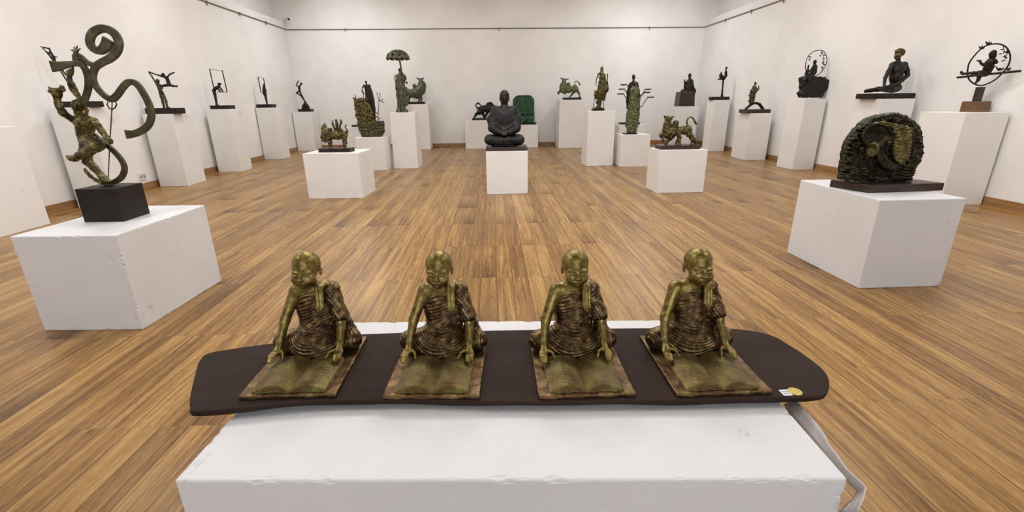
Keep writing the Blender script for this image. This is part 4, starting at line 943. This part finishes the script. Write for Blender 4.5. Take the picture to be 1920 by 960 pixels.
for (x, z, w) in ((1169.7, 158.6, 6.5), (1165.8, 167, 6.2), (1164, 175.8, 6.5), (1215, 167.3, 6.5), (1213, 173, 7), (1220.3, 182, 6.8)):
    s.e(x, z, w, 1.7, 4.5, ang=0).e(x, z-.8, w*.7, .9, 3, k=.5, op='s').c([(x-w*.8, z+.5, .8), (x-w, z+1, .5)], .5)
s.c([(1176, 160, .8), (1179, 163, .9)], .4).c([(1171, 167.5, .8), (1174, 172.5, .8), (1177, 176, .9)], .4).c([(1169.5, 176.5, .8), (1173, 182.5, .8), (1177, 188, .9)], .4)
s.c([(1209.5, 168, .8), (1206, 174, .8), (1202, 179.5, .8), (1198, 177, .8)], .4).c([(1209, 173.5, .8), (1205.5, 177, .7), (1200, 183, .8)], .4).c([(1214.5, 183, .8), (1208.5, 191, .8), (1203.5, 199.5, .8), (1197, 201.5, .8)], .4)
s.build('lotus_leaves', 'verdigris', r, h=.45)
# --- R seated harpist
y = 14.1
r = empty('seated_harpist_sculpture', (5.72, y, 1.1445), 'small dark seated figure with an upright harp on a tapering brown block, far right corner', 'sculpture')
a, b = W(1273, 198.5, y-.2), W(1302.5, 198.5, y-.2); c_, d_ = W(1277, 172, y-.2), W(1304, 172, y-.2)
V = [(a[0], y-.2, 1.1445), (b[0], y-.2, 1.1445), (b[0], y+.2, 1.1445), (a[0], y+.2, 1.1445), (c_[0], y-.18, c_[2]), (d_[0], y-.18, c_[2]), (d_[0], y+.18, c_[2]), (c_[0], y+.18, c_[2])]
bevel(mesh_obj('block', V, box_vf(0, 1, 0, 1, 0, 1)[1], M['red_wood'], r), .01)
s = Trace(y-.05, 2)
s.c([(1280, 172, 4.2), (1300, 171, 4)], 3).e(1288, 174, 8, 5, 7).e(1293, 156, 6.2, 8.5, 5).c([(1288, 166, 5), (1299, 166, 4)], 3).e(1293.5, 141.5, 2.8, 4.2, 3).c([(1293, 145, 1.8), (1293, 150, 3)], 1).c([(1289, 152, 2), (1285, 158, 1.6)], 1).c([(1298, 152, 2.2), (1299.5, 162, 2)], 1).c([(1303.5, 170, 2), (1300, 176, 3)], 2)
s.build('seated_figure', 'dark', r, h=.5, rough=.4, rf=.5)
s = Trace(y-.08, .8); s.c([(1283.3, 149.5, 1), (1284, 155, 1.8), (1284, 166, 2.2)], .5).c([(1283.5, 151, .7), (1288, 157, .7)], .5).c([(1285, 156, .7), (1288, 160, .7)], .5).build('harp', 'dark', r, h=.4)
# --- S
y = 12.67
r = empty('perched_figure_sculpture', (6.0, y, 1.3125), 'thin dark figure perched with a bird shape on top of a slim pole', 'sculpture')
_, t = base_on('S', 1328.5, 1368, 181.3, y-.1, .2, 'dark_wood', r, zref=185.6)
s = Trace(y, 1)
s.c([(1353.5, 181, 2.4), (1354, 173, 1.7), (1355.2, 160, 1.3), (1356.3, 149, 1.7)], .8).c([(1357, 147, 3.2), (1361, 142, 2.4), (1361, 136, 2.2), (1361, 131, 1.2)], 1.5).e(1362, 127.5, 1.9, 2.5, 1.9).c([(1356, 146, 3), (1351.5, 142, 3), (1352, 138, 1.4), (1352.3, 135, .6)], 1.5).c([(1354, 147, 2), (1347, 148.6, 1.2)], 1).c([(1362, 134, 1.3), (1363, 142, 1), (1358, 145, 1)], .8)
s.build('perched_figure', 'dark', r, h=.4, rough=.3, rf=.6)
# --- T
y = 10.75
r = empty('arch_walker_sculpture', (6.0, y, 1.0285), 'green robed figure leaning forward on a small arch, wide dark slab base', 'sculpture')
base_on('T', 1385, 1445, 205.2, y-.2, .42, 'red_wood', r, zref=209.5)
t = W(1415, 205.2, y-.2)[2]
s = Trace(y-.05, 1)
s.c([(1398.5, 204, 2.3), (1406, 197.5, 2.5), (1412, 194, 2.2), (1418, 193, 2), (1424, 195.5, 2.5), (1430.5, 204, 2.6)], 1)
s.build('arch', 'dark', r, h=.45)
s = Trace(y-.05, 1.5)
s.c([(1409, 190.5, 4.6), (1410.5, 181, 5), (1412.5, 172, 5.2), (1414.5, 163.5, 3.6)], 2.5).e(1416.3, 156.8, 2.5, 3.6, 2.6).c([(1415.5, 160, 1.6), (1415, 163, 2.4)], 1).c([(1417, 165, 2), (1420, 169.3, 1.6), (1422.8, 166, 1.3), (1422.6, 160, .7)], .8).c([(1409, 179, 1.8), (1404.8, 179, 1.2)], 1).c([(1404.5, 189, 1.6), (1408, 192, 2.5)], 1)
s.dfn = lambda X, Y, Z: -.004*np.sin(X*2*math.pi/.04+Z*12)
s.build('robed_figure', 'olive', r, h=.45, rough=.5, rf=.6)
# --- U
y = 9.14
r = empty('ringed_rock_sculpture', (6.08, y, 1.3225), 'dark seated figure on a rugged rock backed by a thin leafy ring', 'sculpture')
s = Trace(y, 1.5)
s.p([(1501, 182.6), (1534.5, 182.6), (1541, 172), (1549.5, 160), (1550, 150), (1545, 146), (1540, 147), (1535, 145), (1528, 144), (1518, 144), (1508, 142.5), (1503, 146), (1502, 161), (1503, 168), (1498.8, 175.5)], 9, rd=2)
s.c([(1545, 146, 1.2), (1552.5, 143, 1)], .5)
s.build('rock', 'dark_wood', r, h=.6, rough=1.6, rf=.35, zmin=1.3225)
s = Trace(y-.05, 1.5)
s.e(1528, 116, 3, 3.9, 3.2).c([(1527.5, 119, 2), (1527, 123, 3)], 1).c([(1527.5, 126, 4.6), (1525, 136, 5), (1520, 141, 4.6)], 2).c([(1520, 140, 3.6, -3), (1512, 145, 3, -6), (1508, 151, 2.4, -8)], 1.5).c([(1518, 142, 3.4, -3), (1516, 151, 2.4, -8)], 1.5).c([(1524, 126, 2, -2), (1519, 133, 1.6, -5), (1515, 136, 1.4, -6)], 1)
s.c([(1512, 140, 3.2), (1513.5, 133, 2.6)], 1).e(1516, 123.5, 1.6, 2.2, 1.8).c([(1515.5, 126, 1.5), (1515, 132, 2)], 1)
s.build('seated_figures', 'dark', r, h=.5, rough=.3, rf=.6)
def ring_pts(P, y, n=4, sl=0, x0=0): return [W(q[0], q[1], y+sl*(q[0]-x0)) for q in spl(P, n, True)]
rp = [(1511, 131), (1510.8, 119), (1514, 108), (1521, 99.5), (1530, 95), (1540, 94.5), (1547.5, 100), (1550.6, 111), (1548, 123), (1542.5, 132), (1535, 139), (1526, 143), (1516, 141)]
mesh_obj('ring', *tube_vf(ring_pts(rp, y), .0075, 6, True), M['dark'], r, True)
s = Trace(y, .6)
for (x, z) in ((1519, 106.5), (1518, 112), (1540, 99.5), (1538, 104.5), (1545.5, 103.5), (1544.5, 110), (1543, 119), (1541, 127), (1546, 121), (1544, 116)): s.e(x, z, 2.1, 1.1, .9, ang=35 if z % 2 else -25)
s.c([(1541, 95, .5), (1543.5, 106, .5), (1543, 128, .5), (1541, 133, .5)], .3).c([(1516, 104, .4), (1518.5, 113, .4)], .3)
s.build('leaves', 'dark', r, h=.4)
# --- V thin seated man
y = 7.2
r = empty('seated_thin_man_sculpture', (6.0, y, 1.3185), 'thin bronze man with a turban seated with folded legs on a long dark slab', 'sculpture')
base_on('V', 1604.5, 1716, 175, y-.16, .34, 'dark_wood', r, zref=181)
t = W(1660, 175, y-.16)[2]
s = Trace(y, 3)
s.c([(1679, 156, 8.5), (1680, 145, 9.5), (1682, 132, 11.5)], 5).c([(1675, 122, 6), (1694, 122, 6)], 4).e(1683, 129, 12.5, 10, 8, k=4).c([(1684, 118, 5), (1684.5, 111, 3.4)], 2)
s.c([(1672, 122, 4.6, -2), (1666, 134, 3.6, -6), (1660, 146, 3.2, -10)], 2).c([(1660, 146, 3, -10), (1658, 159, 2.3, -14)], 1.5).c([(1697, 122, 4.6, 0), (1700.5, 133, 4, -2), (1701.5, 142, 3.6, -2)], 2).c([(1701, 142, 3.6, -2), (1690, 152, 3, -10), (1680, 158, 2.6, -16)], 1.5)
s.c([(1681, 163, 7, 0), (1666, 165, 5, -6), (1645, 167.5, 4.2, -6), (1624, 170.5, 3.2, -4)], 3).c([(1682, 165, 7, 0), (1672, 169, 4.6, -16), (1650, 168, 3.4, -18)], 3)
s.c([(1658, 161, 2.2, -14), (1656, 165, 2.6, -15), (1650, 166, 1.5, -15)], 1).c([(1680, 158, 2.6, -16), (1672, 161, 2.6, -18), (1667, 163, 1.5, -18)], 1)
for k in range(4): s.c([(1657, 163+k*.9, 1.1, -16-k*1.5), (1651+k, 165.3+k*.5, .9, -17-k*1.5)], .4).c([(1672, 160+k*.9, 1.1, -19-k*1.5), (1666+k, 162.5+k*.7, .9, -20-k*1.5)], .4)
s.build('seated_man', 'dark', r, h=.55, rough=.5, rf=.35, zmin=t)
s = Trace(y, 1.5)
s.e(1684, 103.5, 5.6, 8, 6.5).c([(1679, 102.5, 1.4), (1677.6, 105.5, 1.2)], 1).e(1681.5, 109, 3.2, 2.8, 3.4, k=1.5).e(1686.5, 104, 1.4, 2.3, 1.4, dy=-6, k=.8).e(1680.5, 101.5, 1.4, .8, 1.2, dy=-4.5, k=.5, op='s')
s.build('head', 'robe', r, h=.45, rough=.3, rf=.6)
s = Trace(y, 1.2); s.e(1687.5, 96.5, 8, 5.4, 7.6, ang=8).c([(1680, 98.5, 2), (1688, 94, 2.4), (1695, 97, 2)], 1).e(1692, 99, 4, 5, 5, k=1.5); s.build('turban', 'gold_olive', r, h=.45, rough=.5, rf=.7)
# --- W figure in hoop
y = 6.0; SL = -.0045
r = empty('hoop_figure_sculpture', (6.0, y, 1.1495), 'dark figure sitting on a crossbar inside a large hoop on a brown block, far right', 'sculpture')
a, b = W(1799, 207.5, y+.12), W(1852, 207.5, y-.1); c_, d_ = W(1803, 190.5, y-.1), W(1857.5, 190.5, y-.1)
box('base', (a[0]-.0, b[0]+.02, y-.1, y+.12, 1.1495, c_[2]), M['brown_wood'], r, bev=.003)
P0, P1 = W(1831, 190, y), W(1839, 163, y)
f = Field(np.minimum(P0, P1)-.06, np.maximum(P0, P1)+.06, .005); f.cap(P0, P1, .001); f.F[:] = .1
R_ = rotm('y', math.atan2(P1[0]-P0[0], P1[2]-P0[2])); f.bx((P0+P1)/2, (.034, .034, np.linalg.norm(P1-P0)/2), .003, 0, 'u', R_); field_obj('post', f, M['red_wood'], r)
hp = [(1814.5, 131), (1817, 119), (1824.5, 107.5), (1836.5, 94.5), (1850, 85.5), (1864, 82.3), (1877, 83.3), (1888, 90), (1893.8, 102.5), (1893.3, 115), (1888, 127), (1880, 136), (1871.5, 145), (1861, 152.5), (1850, 157.5), (1839.5, 160.3), (1827, 157.5), (1817.5, 149.5), (1814.2, 140)]
mesh_obj('hoop', *tube_vf(ring_pts(hp, y, 4, SL, 1835), .0085, 8, True), M['dark'], r, True)
mesh_obj('crossbar', *tube_vf([W(1794, 145.5, y-.01-SL*41), W(1830, 141.5, y-.01-SL*5), W(1914.5, 133, y-.01+SL*79)], .0135, 8), M['dark'], r, True)
s = Trace(y-.03, 1.8, SL, 1835)
s.e(1861, 101.5, 5, 6.4, 5.5).c([(1863, 98, 4), (1864, 106, 3.4)], 2).c([(1859.5, 108, 3), (1858, 113, 4.6)], 1.5).c([(1857, 117, 7), (1853.5, 127, 6.8), (1848.5, 136, 7.2)], 3)
s.c([(1852, 116, 3), (1845, 121.5, 2.4, -4), (1839.5, 119.5, 2, -6), (1837.5, 114.5, 1.8, -7), (1832, 113.5, 1.3, -8)], 1.2).c([(1863, 114, 3.2), (1868, 117, 2.6), (1867, 112, 1.8, -4)], 1.2)
s.c([(1846, 138, 5, -2), (1836, 136.5, 3.6, -6), (1824, 137, 2.6, -6), (1806, 138.5, 2.2, -5), (1802.5, 136, 1.8, -5), (1802, 133.5, 1, -5)], 2).c([(1847, 138, 4.6, -3), (1837, 142, 3.6, -9), (1834, 150, 2.6, -8), (1830, 155, 2, -6)], 2)
s.build('seated_figure', 'dark', r, h=.5, rough=.3, rf=.5)
for (x, z, q) in ((1841, 90, -1), (1854, 82, 1)):
    s = Trace(y, 1, SL, 1835)
    s.e(x, z, 4.6, 2.6, 2.2).c([(x-q*3, z-.5, 1.8), (x-q*5.5, z-4, .9)], .6).c([(x+q*3, z, 1.4), (x+q*5.5, z-3, .7)], .6).c([(x+.5, z-2, .8), (x+1.4, z-6, .3)], .5)
    s.build('bird', 'dark', r, h=.45)
s = Trace(y, 1, SL, 1835); s.e(1874, 130, 4.5, 2.6, 2.4).c([(1871, 129, 1.2), (1866, 124, .6)], .5).c([(1877, 130, 2), (1883, 128, .9)], .5).build('bird', 'dark', r, h=.45)
s = Trace(y, 1, SL, 1835); s.e(1891, 130, 4, 2.2, 2).c([(1893, 129, 1.2), (1895.5, 126, .6)], .5).build('bird', 'dark', r, h=.45)
s = Trace(y, .6, SL, 1835)
for (x, z, a_) in ((1879, 93, 0), (1885, 97, -15), (1876, 101, -12), (1888, 99, 10), (1884, 105, -25), (1886, 108, 20), (1881, 114, -15), (1890, 96, 40)): s.e(x, z, 3.6, 1.1, 1.3, ang=a_)
s.c([(1881, 84, .7), (1882.5, 95, .6), (1881.5, 101, .5)], .3).c([(1890, 97, .6), (1884, 112, .5)], .3)
s.build('leaves', 'dark', r, h=.4)
# --- X round relief
y = 3.42
r = empty('round_relief_sculpture', (2.98, y, .6675), 'large rounded dark bronze relief with sunken disc, ring and rippled gilded panel', 'sculpture')
s = Trace(y, 1)
Q = [W(1552.5, 345, 3.62), W(1619, 360.3, 3.3), W(1761, 359.4, 3.3)]
zt = .726
p0, p1, p2 = np.array([2.69, 3.58]), np.array([2.79, 3.30]), np.array([3.405, 3.34]); p3 = np.array([3.30, 3.63])
V = [(*q, z) for z in (.6675, zt) for q in (p0, p1, p2, p3)]
bevel(mesh_obj('base', V, [(3, 2, 1, 0), (4, 5, 6, 7), (0, 1, 5, 4), (1, 2, 6, 5), (2, 3, 7, 6), (3, 0, 4, 7)], M['red_wood'], r), .004)
y = 3.48
s = Trace(y, 3)
out = [(1577, 337), (1578.5, 322), (1580.5, 306), (1584, 288), (1588, 270), (1596, 255), (1605, 243), (1616, 231), (1627, 223), (1640, 217.5), (1653, 215.5), (1665, 212.5), (1677, 212), (1690, 215.5), (1702, 224), (1713, 234), (1720, 248), (1721.5, 264), (1722, 280), (1719, 294), (1713, 307), (1706, 319), (1702, 330), (1700, 337)]
s.p(out, 15, rd=6)
for i in range(len(out)-2):
    a_, b_ = out[i], out[i+1]
    for t_ in (.1, .6):
        x, z = a_[0]*(1-t_)+b_[0]*t_, a_[1]*(1-t_)+b_[1]*t_; q = math.hypot(x-1650, z-280); s.e(x-(x-1650)/q*4, z-(z-280)/q*4, 4.4, 4.2, 9, dy=-8, k=2)
    x, z = a_[0], a_[1]; q = math.hypot(x-1650, z-280); s.e(x-(x-1650)/q*13, z-(z-280)/q*13, 5, 4.5, 5, dy=-15, k=2)
s.c([(1590, 333, 4, -17), (1640, 335, 4, -18), (1692, 333, 4, -17)], 2)
m = SCL(y)
def f(X, Y, Z):
    low = 1/(1+np.exp((Z-.86)/.012)); lft = 1/(1+np.exp((X-2.93)/.02))
    return (-.0042*np.sin(Z*2*math.pi/.0215+2.6*np.sin(X*24)+1.2*np.sin(X*61+Z*30))*np.maximum(low, 0)-.005*np.sin(X*95+2*np.sin(Z*80))*np.sin(Z*100+2*np.sin(X*70))*(1-low))*(Y < y-.03)
s.dfn = f
s.build('relief_body', 'relief', r, h=.8, rough=1.2, rf=.3, zmin=zt)
s = Trace(y, 2)
s.e(1646, 256, 29, 24, 8, dy=-17, ang=-6).e(1645, 256.5, 25.5, 20, 9, dy=-23, ang=-6, k=2, op='s')
for k in range(26):
    an = 2*math.pi*k/26; s.e(1646+28*math.cos(an), 256+22.5*math.sin(an), 2.6, 2.4, 2.6, dy=-23, k=1.5)
s.build('sunken_disc', 'relief', r, h=.7)
s = Trace(y, 2)
s.e(1636.3, 280, 10.8, 13.4, 7, dy=-26).e(1636.3, 280, 7.2, 9.6, 9, dy=-31, k=2, op='s')
s.build('raised_ring', 'gold_relief', r, h=.6)
Trace(y, 2).e(1616, 280, 7, 6, 6, dy=-17).build('boss', 'relief', r, h=.6)
Trace(y, 2).e(1666, 266.5, 3, 3, 3, dy=-24).build('boss', 'gold_relief', r, h=.6)
s = Trace(y, 2)
for q in (0, 1, 2): s.c([(1650-q*2.5, 279+q*4, 3.2, -22), (1654-q*3, 292+q*3, 4, -23), (1664-q*3, 304+q*4, 4, -22), (1680-q*2, 311+q*4, 3.2, -19)], 1.5)
s.build('crescent_folds', 'relief', r, h=.7)
s = Trace(y, 2)
s.p([(1672, 231), (1684, 233), (1700, 236), (1708, 240), (1706, 262), (1704, 284), (1698, 300), (1688, 308), (1678, 303), (1671, 290), (1671, 270), (1674, 254), (1670, 240)], 6, dy=-18, rd=3)
s.c([(1640, 232, 2.6, -21), (1656, 231, 3, -22), (1672, 235, 4, -22), (1690, 238, 4, -22)], 2)
s.dfn = lambda X, Y, Z: -.0036*np.sin(Z*2*math.pi/.0190+2.4*np.sin(X*70+Z*25)+1.5*np.sin(X*130-Z*40))
s.build('rippled_panel', 'gold_relief', r, h=.6)
